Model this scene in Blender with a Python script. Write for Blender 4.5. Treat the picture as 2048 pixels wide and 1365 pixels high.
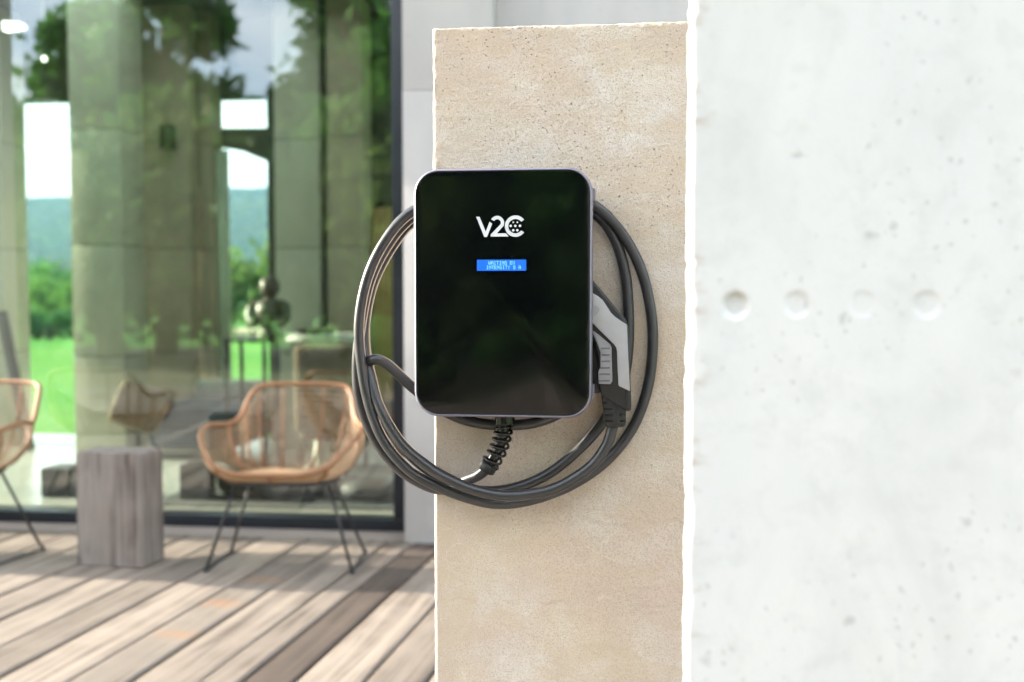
import bpy, bmesh, math, random
import numpy as np
from mathutils import Vector, Matrix
R = math.radians
PI = math.pi
rng = random.Random(11)

for o in list(bpy.data.objects): bpy.data.objects.remove(o)
scene = bpy.context.scene
C = scene.collection

# ------------------------------------------------------------------ camera, world, sun, exposure
CAM_H, YAW, PITCH, LENS = 1.14, R(6.0), R(2.66), 35.0
cam_d = bpy.data.cameras.new('camera')
cam_d.lens = LENS; cam_d.sensor_width = 36.0; cam_d.clip_start = 0.05; cam_d.clip_end = 6000
cam_d.dof.use_dof = True; cam_d.dof.focus_distance = 1.42; cam_d.dof.aperture_fstop = 3.0
cam = bpy.data.objects.new('camera', cam_d); C.objects.link(cam)
cam.location = (0, 0, CAM_H); cam.rotation_euler = (R(90) - PITCH, 0, YAW)
scene.camera = cam

SUN_EL, SUN_AZ = R(17), R(-2.5)          # azimuth: measured from -X towards -Y
sun_dir = Vector((-math.cos(SUN_AZ) * math.cos(SUN_EL), -math.sin(SUN_AZ) * math.cos(SUN_EL), math.sin(SUN_EL)))
world = bpy.data.worlds.new('World'); scene.world = world; world.use_nodes = True
wn = world.node_tree; bg = wn.nodes['Background']
sky = wn.nodes.new('ShaderNodeTexSky'); sky.sky_type = 'NISHITA'; sky.sun_disc = False
sky.sun_elevation = SUN_EL; sky.sun_rotation = math.atan2(sun_dir.x, sun_dir.y)
sky.air_density = 1.0; sky.dust_density = 1.6; sky.ozone_density = 1.0
# thin broken cloud over the whole sky
tcw = wn.nodes.new('ShaderNodeTexCoord'); sx = wn.nodes.new('ShaderNodeSeparateXYZ'); wn.links.new(tcw.outputs['Generated'], sx.inputs[0])
zz = wn.nodes.new('ShaderNodeMath'); zz.operation = 'MAXIMUM'; wn.links.new(sx.outputs[2], zz.inputs[0]); zz.inputs[1].default_value = 0.0
za = wn.nodes.new('ShaderNodeMath'); za.operation = 'ADD'; wn.links.new(zz.outputs[0], za.inputs[0]); za.inputs[1].default_value = 0.22
dv = wn.nodes.new('ShaderNodeVectorMath'); dv.operation = 'DIVIDE'; wn.links.new(tcw.outputs['Generated'], dv.inputs[0]); wn.links.new(za.outputs[0], dv.inputs[1])
cn = wn.nodes.new('ShaderNodeTexNoise'); cn.inputs['Scale'].default_value = 1.5; cn.inputs['Detail'].default_value = 5; cn.inputs['Roughness'].default_value = 0.6
wn.links.new(dv.outputs[0], cn.inputs['Vector'])
cr_ = wn.nodes.new('ShaderNodeValToRGB'); cr_.color_ramp.elements[0].position = 0.40; cr_.color_ramp.elements[0].color = (.25, .25, .25, 1)
cr_.color_ramp.elements[1].position = 0.62; cr_.color_ramp.elements[1].color = (.95, .95, .95, 1); wn.links.new(cn.outputs['Fac'], cr_.inputs[0])
cm = wn.nodes.new('ShaderNodeMix'); cm.data_type = 'RGBA'; wn.links.new(cr_.outputs[0], cm.inputs[0]); wn.links.new(sky.outputs[0], cm.inputs[6])
cm.inputs[7].default_value = (6.2, 6.2, 6.15, 1)
wn.links.new(cm.outputs[2], bg.inputs[0]); bg.inputs[1].default_value = 0.15
sl = bpy.data.lights.new('sun', 'SUN'); sl.energy = 5.0; sl.angle = R(0.53); sl.color = (1.0, 0.90, 0.76)
sun = bpy.data.objects.new('sun', sl); C.objects.link(sun)
sun.rotation_euler = sun_dir.to_track_quat('Z', 'Y').to_euler()
scene.view_settings.view_transform = 'Standard'; scene.view_settings.look = 'None'
scene.view_settings.gamma = 1.0; scene.view_settings.use_curve_mapping = False
scene.view_settings.exposure = 2.22
scene.cycles.max_bounces = 7; scene.cycles.transparent_max_bounces = 12
scene.cycles.glossy_bounces = 5; scene.cycles.diffuse_bounces = 3
scene.cycles.caustics_reflective = False; scene.cycles.sample_clamp_indirect = 6.0
scene.cycles.use_denoising = True; scene.cycles.use_adaptive_sampling = True; scene.cycles.adaptive_threshold = 0.035

# surveying: bearings read off the photograph turned into places on a plane Y = const or on the ground
FPX = LENS / 36 * 2048
def ray(px, py):
    u = (px - 1024) / FPX; v = (682.5 - py) / FPX
    f = math.cos(PITCH) + v * math.sin(PITCH); z = -math.sin(PITCH) + v * math.cos(PITCH)
    return (-math.sin(YAW) * f + math.cos(YAW) * u, math.cos(YAW) * f + math.sin(YAW) * u, z)
def at(px, py, Y):
    d = ray(px, py); k = Y / d[1]
    return Vector((d[0] * k, Y, CAM_H + d[2] * k))

# ------------------------------------------------------------------ helpers: objects
def mesh(name, verts, faces, smooth=False):
    me = bpy.data.meshes.new(name); me.from_pydata([tuple(v) for v in verts], [], faces); me.update()
    if smooth: me.polygons.foreach_set('use_smooth', [True] * len(me.polygons))
    return me
def obj(name, me, mat=None, parent=None, loc=None, world=False):
    o = bpy.data.objects.new(name, me); C.objects.link(o)
    if mat is not None and me is not None and not me.materials: me.materials.append(mat)
    if parent: o.parent = parent
    if loc is not None: o.location = loc
    if world and parent:
        p = parent; t = Vector((0, 0, 0))
        while p: t += p.location; p = p.parent
        o.location = -t
    return o
def tag(o, label, cat, group=None):
    o['label'] = label; o['category'] = cat
    if group: o['group'] = group
    return o
def thing(name, label, cat, loc=(0, 0, 0), group=None, rz=0):
    o = bpy.data.objects.new(name, None); C.objects.link(o); o.location = loc; o.rotation_euler = (0, 0, rz)
    o.empty_display_size = 0.05
    return tag(o, label, cat, group)
def structure(o): o['kind'] = 'structure'; return o
def copy_tree(o, parent=None):
    c = o.copy(); C.objects.link(c); c.parent = parent
    for ch in list(o.children): copy_tree(ch, c)
    return c

# ------------------------------------------------------------------ helpers: shapes
class MB:
    def __init__(s): s.v = []; s.f = []
    def add(s, v, f):
        n = len(s.v); s.v += [tuple(q) for q in v]; s.f += [tuple(i + n for i in q) for q in f]; return s
    def box(s, x0, x1, y0, y1, z0, z1):
        return s.add([(x0,y0,z0),(x1,y0,z0),(x1,y1,z0),(x0,y1,z0),(x0,y0,z1),(x1,y0,z1),(x1,y1,z1),(x0,y1,z1)],
                     [(0,3,2,1),(4,5,6,7),(0,1,5,4),(1,2,6,5),(2,3,7,6),(3,0,4,7)])
    def me(s, name, smooth=False): return mesh(name, s.v, s.f, smooth)
def bevelled(me, w=0.004, seg=2, smooth=True):
    bm = bmesh.new(); bm.from_mesh(me)
    bmesh.ops.remove_doubles(bm, verts=bm.verts, dist=1e-6)
    es = [e for e in bm.edges if len(e.link_faces) == 2 and e.calc_face_angle(0) > 0.6]
    bmesh.ops.bevel(bm, geom=es, offset=w, segments=seg, affect='EDGES', profile=0.6)
    bmesh.ops.recalc_face_normals(bm, faces=bm.faces)
    bm.to_mesh(me); bm.free()
    if smooth:
        me.polygons.foreach_set('use_smooth', [True] * len(me.polygons))
        me.set_sharp_from_angle(angle=R(32))
    return me
def bbox(name, x0, x1, y0, y1, z0, z1, bev=0.004, seg=2):
    return bevelled(MB().box(x0, x1, y0, y1, z0, z1).me(name), bev, seg)
def spline(P, per=8, closed=False):
    P = [Vector(p) for p in P]; n = len(P); out = []
    for i in range(n if closed else n - 1):
        if closed: a, b, c, d = P[(i-1) % n], P[i], P[(i+1) % n], P[(i+2) % n]
        else: a, b, c, d = P[max(i-1, 0)], P[i], P[i+1], P[min(i+2, n-1)]
        for k in range(per):
            t = k / per
            out.append(0.5 * ((2*b) + (c-a)*t + (2*a-5*b+4*c-d)*t*t + (3*b-a-3*c+d)*t*t*t))
    if not closed: out.append(P[-1])
    return out
def tube(P, r, sides=8, closed=False, cap=True, flat=1.0):
    P = [Vector(p) for p in P]; n = len(P); rad = r if isinstance(r, (list, tuple)) else [r] * n
    T = []
    for i in range(n):
        a = P[(i-1) % n] if (closed or i > 0) else P[i]; b = P[(i+1) % n] if (closed or i < n-1) else P[i]
        t = (b - a); T.append(t.normalized() if t.length > 1e-9 else Vector((0, 0, 1)))
    up = Vector((0, 0, 1)) if abs(T[0].z) < 0.9 else Vector((1, 0, 0))
    N = (up - T[0] * up.dot(T[0])).normalized(); V = []; Fc = []
    for i in range(n):
        N = (N - T[i] * N.dot(T[i])); N = N.normalized() if N.length > 1e-9 else T[i].orthogonal().normalized()
        B = T[i].cross(N)
        for k in range(sides):
            a = 2 * PI * k / sides
            V.append(P[i] + (N * math.cos(a) * flat + B * math.sin(a)) * rad[i])
    for i in range(n if closed else n - 1):
        j = (i + 1) % n
        for k in range(sides):
            l = (k + 1) % sides
            Fc.append((i*sides+k, i*sides+l, j*sides+l, j*sides+k))
    if cap and not closed:
        Fc.append(tuple(range(sides-1, -1, -1))); Fc.append(tuple((n-1)*sides + k for k in range(sides)))
    return V, Fc
def tube_me(name, P, r, sides=8, closed=False, flat=1.0):
    return mesh(name, *tube(P, r, sides, closed, True, flat), smooth=True)
def lathe(prof, n=28, cx=0, cy=0):
    V = []; Fc = []
    for r_, z in prof:
        for k in range(n):
            a = 2 * PI * k / n; V.append((cx + r_ * math.cos(a), cy + r_ * math.sin(a), z))
    for i in range(len(prof) - 1):
        for k in range(n):
            l = (k + 1) % n; Fc.append((i*n+k, i*n+l, (i+1)*n+l, (i+1)*n+k))
    Fc.append(tuple(range(n-1, -1, -1))); Fc.append(tuple((len(prof)-1)*n + k for k in range(n)))
    return V, Fc
def prism(poly, y0, y1, bev=0.0, seg=2, name='prism'):
    """polygon in (x, z), extruded along Y from y0 (front) to y1"""
    n = len(poly); V = [(x, y0, z) for x, z in poly] + [(x, y1, z) for x, z in poly]
    Fc = [tuple(range(n)), tuple(range(2*n-1, n-1, -1))] + [(i, i+n, (i+1) % n + n, (i+1) % n) for i in range(n)]
    me = mesh(name, V, Fc)
    bm = bmesh.new(); bm.from_mesh(me); bmesh.ops.recalc_face_normals(bm, faces=bm.faces); bm.to_mesh(me); bm.free()
    return bevelled(me, bev, seg) if bev else me
def rr(w, h, r, n=9):
    out = []
    for cx, cz, a0 in ((w/2-r, h/2-r, 0), (-w/2+r, h/2-r, 90), (-w/2+r, -h/2+r, 180), (w/2-r, -h/2+r, 270)):
        for k in range(n + 1):
            a = R(a0 + 90 * k / n); out.append((cx + r * math.cos(a), cz + r * math.sin(a)))
    return out
def loops(sections, w, h, r, cap0=True, cap1=True, n=9):
    """stack of rounded rectangles: sections = (inset, y)"""
    V = []; Fc = []; m = 4 * (n + 1)
    for ins, y in sections:
        V += [(x, y, z) for x, z in rr(w - 2*ins, h - 2*ins, max(r - ins, 0.001), n)]
    for i in range(len(sections) - 1):
        for k in range(m):
            l = (k + 1) % m; Fc.append((i*m+k, i*m+l, (i+1)*m+l, (i+1)*m+k))
    if cap0: Fc.append(tuple(range(m)))
    if cap1: Fc.append(tuple((len(sections)-1)*m + k for k in range(m-1, -1, -1)))
    return V, Fc
def fixn(me, smooth=True, ang=35):
    bm = bmesh.new(); bm.from_mesh(me); bmesh.ops.recalc_face_normals(bm, faces=bm.faces); bm.to_mesh(me); bm.free()
    if smooth:
        me.polygons.foreach_set('use_smooth', [True] * len(me.polygons)); me.set_sharp_from_angle(angle=R(ang))
    return me

# ------------------------------------------------------------------ helpers: materials
class NT:
    def __init__(s, name):
        s.m = bpy.data.materials.new(name); s.m.use_nodes = True; s.t = s.m.node_tree
        s.b = s.t.nodes['Principled BSDF']; s.out = s.t.nodes['Material Output']
        s.tc = None
    def n(s, t, **kw):
        nd = s.t.nodes.new(t)
        for k, v in kw.items(): setattr(nd, k, v)
        return nd
    def l(s, a, b): s.t.links.new(a, b)
    def co(s, scale=(1, 1, 1), loc=(0, 0, 0), rnd=False):
        if s.tc is None: s.tc = s.n('ShaderNodeTexCoord')
        mp = s.n('ShaderNodeMapping'); mp.inputs['Scale'].default_value = scale; mp.inputs['Location'].default_value = loc
        src = s.tc.outputs['Object']
        if rnd:
            oi = s.n('ShaderNodeObjectInfo'); ad = s.n('ShaderNodeVectorMath', operation='MULTIPLY_ADD')
            s.l(oi.outputs['Random'], ad.inputs[0]); ad.inputs[1].default_value = (31, 17, 23); s.l(src, ad.inputs[2]); src = ad.outputs[0]
        s.l(src, mp.inputs[0]); return mp.outputs[0]
    def noise(s, vec, scale, detail=4, rough=0.55, dist=0.0):
        nd = s.n('ShaderNodeTexNoise'); nd.inputs['Scale'].default_value = scale; nd.inputs['Detail'].default_value = detail
        nd.inputs['Roughness'].default_value = rough; nd.inputs['Distortion'].default_value = dist
        s.l(vec, nd.inputs['Vector']); return nd.outputs['Fac']
    def voro(s, vec, scale, feature='F1', out='Distance', rand=1.0):
        nd = s.n('ShaderNodeTexVoronoi', feature=feature); nd.inputs['Scale'].default_value = scale
        nd.inputs['Randomness'].default_value = rand
        s.l(vec, nd.inputs['Vector']); return nd.outputs[out]
    def ramp(s, fac, stops, interp='LINEAR'):
        nd = s.n('ShaderNodeValToRGB'); cr = nd.color_ramp; cr.interpolation = interp
        while len(cr.elements) < len(stops): cr.elements.new(0.5)
        for e, (p, c) in zip(cr.elements, stops):
            e.position = p; e.color = (c, c, c, 1) if not isinstance(c, tuple) else (*c, 1)
        s.l(fac, nd.inputs[0]); return nd.outputs[0]
    def mix(s, fac, a, b, mode='MIX'):
        nd = s.n('ShaderNodeMix', data_type='RGBA', blend_type=mode)
        for sock, v in ((nd.inputs[0], fac), (nd.inputs[6], a), (nd.inputs[7], b)):
            if isinstance(v, (int, float)): sock.default_value = v
            elif isinstance(v, tuple): sock.default_value = (*v, 1)
            else: s.l(v, sock)
        return nd.outputs[2]
    def math(s, op, a, b=None):
        nd = s.n('ShaderNodeMath', operation=op)
        for sock, v in zip(nd.inputs, (a, b)):
            if v is None: continue
            if isinstance(v, (int, float)): sock.default_value = v
            else: s.l(v, sock)
        return nd.outputs[0]
    def bump(s, h, strength=0.3, dist=0.01, nrm=None):
        nd = s.n('ShaderNodeBump'); nd.inputs['Strength'].default_value = strength; nd.inputs['Distance'].default_value = dist
        s.l(h, nd.inputs['Height'])
        if nrm: s.l(nrm, nd.inputs['Normal'])
        return nd.outputs[0]
    def set(s, col=None, rough=None, metal=None, spec=None, nrm=None, **kw):
        b = s.b
        for key, v in (('Base Color', col), ('Roughness', rough), ('Metallic', metal), ('Specular IOR Level', spec), ('Normal', nrm)):
            if v is None: continue
            if isinstance(v, tuple): b.inputs[key].default_value = (*v, 1)
            elif isinstance(v, (int, float)): b.inputs[key].default_value = v
            else: s.l(v, b.inputs[key])
        for k, v in kw.items(): b.inputs[k].default_value = v
        return s.m

def mottled(name, a, b, scale=20, rough=0.6, metal=0.0, bump=0.1, bscale=None, dist=0.004, spec=0.5, stretch=(1, 1, 1)):
    t = NT(name); v = t.co(stretch, rnd=True)
    f = t.noise(v, scale, 5); col = t.mix(t.ramp(f, [(0.3, 0.0), (0.7, 1.0)]), a, b)
    h = t.noise(v, bscale or scale * 4, 4)
    r_ = t.math('MULTIPLY_ADD', f, 0.2); t.t.nodes[-1].inputs[2].default_value = rough - 0.1
    return t.set(col, r_, metal, spec, t.bump(h, bump, dist))

def m_pillar():
    t = NT('beige_concrete'); v = t.co()
    big = t.noise(t.co((1, 1, 2.2)), 2.4, 6, 0.6, 0.6); mid = t.noise(v, 9, 5, 0.6, 0.5)
    fine = t.noise(v, 110, 3, 0.6); grit = t.noise(v, 480, 2, 0.6)
    col = t.mix(t.ramp(big, [(0.30, 0.0), (0.72, 1.0)]), (0.77, 0.69, 0.585), (0.72, 0.625, 0.52))
    v2 = t.co((1, 1, 1.4), (3.1, 0, 1.7)); och = t.noise(v2, 4.2, 7, 0.68, 0.4)
    col = t.mix(t.ramp(och, [(0.47, 0.0), (0.62, 0.65)]), col, (0.70, 0.57, 0.42))
    v3 = t.co((1, 1, 1), (7.7, 2, 5.2)); lil = t.noise(v3, 6.5, 7, 0.68, 0.6)
    col = t.mix(t.ramp(lil, [(0.48, 0.0), (0.62, 0.85)]), col, (0.80, 0.75, 0.70))
    v5 = t.co((1, 1, 1), (1.7, 4, 9.2)); pk = t.noise(v5, 3.4, 7, 0.68, 0.5)
    col = t.mix(t.ramp(pk, [(0.47, 0.0), (0.62, 0.65)]), col, (0.67, 0.535, 0.455))
    col = t.mix(t.ramp(mid, [(0.3, 0.22), (0.6, 0.0)]), col, (0.50, 0.42, 0.33))
    col = t.mix(t.ramp(grit, [(0.36, 0.55), (0.50, 0.0)]), col, (0.42, 0.33, 0.25))
    # crazing: pale hairlines, patchy
    vw = t.n('ShaderNodeVectorMath', operation='ADD'); nz = t.n('ShaderNodeTexNoise'); nz.inputs['Scale'].default_value = 22
    nz.inputs['Detail'].default_value = 3
    t.l(v, nz.inputs['Vector']); sc = t.n('ShaderNodeVectorMath', operation='SCALE'); sc.inputs['Scale'].default_value = 0.05
    t.l(nz.outputs['Color'], sc.inputs[0]); t.l(v, vw.inputs[0]); t.l(sc.outputs[0], vw.inputs[1])
    ed = t.voro(vw.outputs[0], 13, 'DISTANCE_TO_EDGE'); crz = t.ramp(ed, [(0.0, 1.0), (0.014, 0.0)])
    mask = t.ramp(t.noise(t.co((1, 1, 1), (2, 2, 8)), 5.0, 3), [(0.47, 0.0), (0.62, 0.55)])
    crk = t.math('MULTIPLY', crz, mask)
    col = t.mix(crk, col, (0.84, 0.77, 0.66))
    # pour lines left by the casting lifts
    sz0 = t.n('ShaderNodeSeparateXYZ'); t.l(vw.outputs[0], sz0.inputs[0])
    ln0 = None
    for zl in (0.672, 0.80):
        d0 = t.math('ABSOLUTE', t.math('SUBTRACT', sz0.outputs[2], zl + .025)); r0 = t.ramp(d0, [(0.0, 1.0), (0.0035, 0.0)])
        ln0 = r0 if ln0 is None else t.math('MAXIMUM', ln0, r0)
    ln0 = t.math('MULTIPLY', ln0, t.ramp(t.noise(t.co((1, 1, 1), (6, 3, 1)), 16, 4), [(0.46, 0.0), (0.62, 0.45)]))
    col = t.mix(ln0, col, (0.50, 0.41, 0.32))
    # damp tide marks: broad bands with a wandering border
    tide = t.ramp(t.noise(t.co((1, 1, 2.6), (8, 1, 4)), 3.6, 6, 0.6, 0.4), [(0.50, 0.0), (0.53, 0.45), (0.64, 0.15), (0.75, 0.0)])
    col = t.mix(tide, col, (0.64, 0.52, 0.39))
    # air holes: small dark pores, dense in patches, and a few larger ones
    wv = t.n('ShaderNodeVectorMath', operation='MULTIPLY_ADD'); t.l(nz.outputs['Color'], wv.inputs[0]); wv.inputs[1].default_value = (.012, .012, .012); t.l(v, wv.inputs[2])
    pa = t.voro(wv.outputs[0], 170); pb = t.voro(wv.outputs[0], 70)
    sepz = t.n('ShaderNodeSeparateXYZ'); t.l(v, sepz.inputs[0])
    top = t.math('MULTIPLY', t.math('SUBTRACT', sepz.outputs[2], 1.12), 0.30)
    pm = t.ramp(t.math('ADD', t.noise(t.co((1, 1, 1), (5, 1, 3)), 7.0, 4, 0.65), top), [(0.46, 0.0), (0.66, 1.0)])
    vary = t.math('MULTIPLY', t.noise(v, 60, 2), 0.34); pa = t.math('ADD', pa, vary); pb = t.math('ADD', pb, t.math('MULTIPLY', t.noise(v, 35, 2), 0.22))
    h1 = t.math('MULTIPLY', t.ramp(pa, [(0.22, 1.0), (0.36, 0.0)]), pm)
    h2 = t.math('MULTIPLY', t.ramp(pb, [(0.12, 1.0), (0.20, 0.0)]), t.ramp(t.math('ADD', t.noise(v, 4.3, 3), top), [(0.46, 0.0), (0.58, 1.0)]))
    pit = t.math('MAXIMUM', h1, h2)
    col = t.mix(t.math('MULTIPLY', pit, 0.65), col, (0.28, 0.215, 0.15))
    rgh = t.ramp(t.noise(v, 3.0, 3), [(0.35, 0.25), (0.65, 1.0)])
    h = t.math('ADD', t.math('MULTIPLY', t.math('ADD', fine, t.math('MULTIPLY', grit, 0.45)), rgh), t.math('MULTIPLY', pit, -1.6))
    h = t.math('ADD', h, t.math('MULTIPLY', crk, 0.15)); h = t.math('SUBTRACT', h, t.math('MULTIPLY', ln0, 0.15))
    n1 = t.bump(h, 0.75, 0.0030)
    return t.set(col, 0.92, 0, 0.25, n1)
def m_white():
    t = NT('white_concrete'); v = t.co()
    big = t.noise(v, 3.4, 6, 0.65, 0.6); f = t.noise(v, 26, 6, 0.65, 0.3); g = t.noise(v, 190, 3)
    col = t.mix(t.ramp(big, [(0.35, 0.0), (0.68, 1.0)]), (0.84, 0.822, 0.795), (0.775, 0.768, 0.762))
    col = t.mix(t.ramp(t.noise(t.co((1, 1, .5), (4, 0, 2)), 7, 5, 0.65, 0.8), [(0.50, 0.0), (0.72, 0.6)]), col, (0.70, 0.69, 0.67))
    col = t.mix(t.ramp(f, [(0.34, 0.5), (0.5, 0.0)]), col, (0.69, 0.68, 0.66))
    wv = t.n('ShaderNodeVectorMath', operation='MULTIPLY_ADD'); nz = t.n('ShaderNodeTexNoise'); nz.inputs['Scale'].default_value = 45; t.l(v, nz.inputs['Vector'])
    t.l(nz.outputs['Color'], wv.inputs[0]); wv.inputs[1].default_value = (.018, .018, .018); t.l(v, wv.inputs[2])
    sp = t.voro(wv.outputs[0], 26); sm = t.ramp(t.noise(v, 9, 3), [(0.48, 0.0), (0.58, 1.0)])
    s2 = t.voro(wv.outputs[0], 75); sm2 = t.ramp(t.noise(t.co((1, 1, 1), (9, 0, 1)), 6, 3), [(0.50, 0.0), (0.60, 1.0)])
    spot = t.math('MULTIPLY', t.ramp(sp, [(0.06, 1.0), (0.15, 0.0)]), sm)
    spot = t.math('MAXIMUM', spot, t.math('MULTIPLY', t.ramp(s2, [(0.10, 0.8), (0.22, 0.0)]), sm2))
    col = t.mix(t.math('MULTIPLY', spot, 0.42), col, (0.40, 0.38, 0.36))
    # rusty brown crumbs where the corner is broken
    sx_ = t.n('ShaderNodeSeparateXYZ'); t.l(v, sx_.inputs[0])
    near = t.ramp(sx_.outputs[0], [(0.064, 1.0), (0.084, 0.0)]); crumb = t.ramp(t.noise(t.co((1, 1, 2.0)), 30, 3), [(0.56, 0.0), (0.66, 0.5)])
    col = t.mix(t.math('MULTIPLY', near, crumb), col, (0.42, 0.28, 0.19))
    h = t.math('ADD', t.math('ADD', f, t.math('MULTIPLY', g, 0.3)), t.math('MULTIPLY', spot, -0.9))
    return t.set(col, 0.85, 0, 0.3, t.bump(h, 0.22, 0.002))
def m_concrete(name, a, b, joints=True):
    t = NT(name); v = t.co()
    big = t.noise(v, 1.6, 5, 0.6, 0.4); st = t.noise(t.co((3, 3, 0.35)), 2.2, 4); f = t.noise(v, 35, 4)
    col = t.mix(t.ramp(big, [(0.3, 0.0), (0.7, 1.0)]), a, b)
    col = t.mix(t.ramp(st, [(0.45, 0.0), (0.75, 0.5)]), col, tuple(q * 0.72 for q in a))
    col = t.mix(t.ramp(t.voro(v, 14), [(0.05, 0.5), (0.1, 0.0)]), col, tuple(q * 0.5 for q in a))
    return t.set(col, 0.85, 0, 0.3, t.bump(f, 0.3, 0.006))
def m_wood(name, a, b, c, axis=1, ln=1.0, rough=0.75):
    t = NT(name); s = [26, 26, 26]; s[axis] = 1.1
    v = t.co(tuple(s), rnd=True); v1 = t.co((1, 1, 1), rnd=True); s2 = [7, 7, 7]; s2[axis] = 0.6
    g = t.noise(v, 1.0, 6, 0.65, 0.6); w = t.noise(t.co(tuple(s2), rnd=True), 1.0, 4, 0.6, 0.4); p = t.noise(v1, 4.5, 4)
    oi = t.n('ShaderNodeObjectInfo')
    col = t.mix(t.ramp(w, [(0.3, 0.0), (0.7, 1.0)]), a, b)
    col = t.mix(t.ramp(g, [(0.36, 0.85), (0.55, 0.0)]), col, c)
    col = t.mix(t.ramp(p, [(0.35, 0.0), (0.75, 0.45)]), col, tuple(min(1, q * 1.25) for q in a))
    tone = t.ramp(oi.outputs['Random'], [(0.0, 0.66), (1.0, 1.15)])
    col = t.mix(1.0, col, tone, 'MULTIPLY')
    return t, col, t.bump(t.math('ADD', g, t.math('MULTIPLY', w, 0.6)), 0.45, 0.004)
def m_foliage(name, a, b, scale=1.2, trans=0.5):
    t = NT(name); v = t.co()
    g = t.n('ShaderNodeNewGeometry')
    col = t.mix(t.ramp(t.noise(v, scale, 3), [(0.35, 0.0), (0.65, 1.0)]), a, b)
    col = t.mix(t.ramp(t.noise(v, scale * 14, 2), [(0.3, 0.5), (0.6, 0.0)]), col, tuple(q * 0.45 for q in a))
    t.set(col, 0.6, 0, 0.3)
    tr = t.n('ShaderNodeBsdfTranslucent'); t.l(col, tr.inputs[0]); mx = t.n('ShaderNodeMixShader'); mx.inputs[0].default_value = trans
    t.l(t.b.outputs[0], mx.inputs[1]); t.l(tr.outputs[0], mx.inputs[2]); t.l(mx.outputs[0], t.out.inputs[0])
    return t.m
def m_glass():
    t = NT('window_glass')
    tr = t.n('ShaderNodeBsdfTransparent'); tr.inputs[0].default_value = (0.77, 0.92, 0.76, 1)
    gl = t.n('ShaderNodeBsdfGlossy'); gl.inputs['Roughness'].default_value = 0.0; gl.inputs[0].default_value = (0.95, 1.0, 0.98, 1)
    lw = t.n('ShaderNodeFresnel'); lw.inputs[0].default_value = 1.5
    nz = t.noise(t.co((1, 1, 0.7)), 1.1, 2)
    t.l(t.bump(nz, 0.12, 0.02), gl.inputs['Normal'])
    fac = t.math('MULTIPLY_ADD', lw.outputs[0], 2.2); t.t.nodes[-1].inputs[2].default_value = 0.12
    mx = t.n('ShaderNodeMixShader'); t.l(fac, mx.inputs[0]); t.l(tr.outputs[0], mx.inputs[1]); t.l(gl.outputs[0], mx.inputs[2])
    t.l(mx.outputs[0], t.out.inputs[0]); return t.m
def m_emit(name, col, s):
    t = NT(name); return t.set((0.02, 0.02, 0.02), 0.4, 0, 0.3, **{'Emission Color': (*col, 1), 'Emission Strength': s})

M = {}
M['pillar'] = m_pillar(); M['white'] = m_white()
M['conc'] = m_concrete('grey_concrete', (0.50, 0.48, 0.465), (0.43, 0.41, 0.40))
M['conc_fin'] = m_concrete('pale_grey_concrete', (0.56, 0.55, 0.46), (0.48, 0.47, 0.39))
M['conc_fin2'] = m_concrete('brown_grey_fin_concrete', (0.42, 0.365, 0.275), (0.35, 0.30, 0.225))
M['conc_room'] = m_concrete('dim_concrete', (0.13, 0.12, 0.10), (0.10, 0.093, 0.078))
M['sill'] = m_concrete('brown_grey_concrete', (0.34, 0.29, 0.25), (0.28, 0.24, 0.21))
M['glass'] = m_glass()
M['black_frame'] = mottled('black_aluminium', (0.012, 0.015, 0.02), (0.018, 0.022, 0.03), 9, 0.35, 0.0, 0.03)
M['shell'] = mottled('lilac_grey_metal', (0.23, 0.225, 0.29), (0.26, 0.25, 0.31), 60, 0.38, 0.55, 0.03, 900, 0.0004)
def m_face():
    t = NT('black_glass'); v = t.co()
    sm = t.noise(v, 14, 4, 0.6, 0.6)
    dust = t.ramp(t.voro(v, 160), [(0.03, 1.0), (0.06, 0.0)])
    col = t.mix(t.math('MULTIPLY', dust, 0.25), (0.0022, 0.0024, 0.003), (0.15, 0.15, 0.15))
    return t.set(col, t.ramp(sm, [(0.35, 0.06), (0.75, 0.13)]), 0, 0.5)
M['face'] = m_face()
M['cable'] = mottled('grey_black_cable_sheath', (0.022, 0.023, 0.026), (0.032, 0.032, 0.036), 45, 0.36, 0, 0.06, 600, 0.0006, 0.8)
M['black'] = mottled('black_plastic', (0.012, 0.012, 0.012), (0.02, 0.02, 0.02), 60, 0.5, 0, 0.08, 700, 0.0005)
M['black_gloss'] = mottled('glossy_black_plastic', (0.006, 0.006, 0.006), (0.01, 0.01, 0.01), 60, 0.2, 0, 0.02, 500, 0.0005)
M['grey_plastic'] = mottled('light_grey_plastic', (0.36, 0.36, 0.37), (0.40, 0.40, 0.41), 50, 0.45, 0, 0.04, 900, 0.0003)
M['grip'] = mottled('mid_grey_rubber', (0.24, 0.24, 0.25), (0.28, 0.28, 0.29), 50, 0.55, 0, 0.06, 900, 0.0003)
M['rib_dark'] = mottled('dark_grey_rubber', (0.13, 0.13, 0.135), (0.16, 0.16, 0.165), 50, 0.6, 0, 0.05)  # darker grey than the grip, for its ribs
M['print'] = mottled('white_print', (0.74, 0.77, 0.82), (0.78, 0.81, 0.85), 40, 0.4, 0, 0.0)
M['lcd'] = m_emit('lcd_backlight', (0.0, 0.15, 0.88), 0.28)
M['lcd_text'] = m_emit('lcd_letters', (0.22, 0.66, 1.0), 0.42)
M['rattan'] = mottled('rattan_cane', (0.30, 0.145, 0.062), (0.22, 0.10, 0.042), 70, 0.45, 0, 0.15, 200, 0.001)
M['rattan_pale'] = mottled('pale_rattan_strand', (0.50, 0.33, 0.19), (0.40, 0.25, 0.135), 70, 0.5, 0, 0.15, 200, 0.001)
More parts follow.
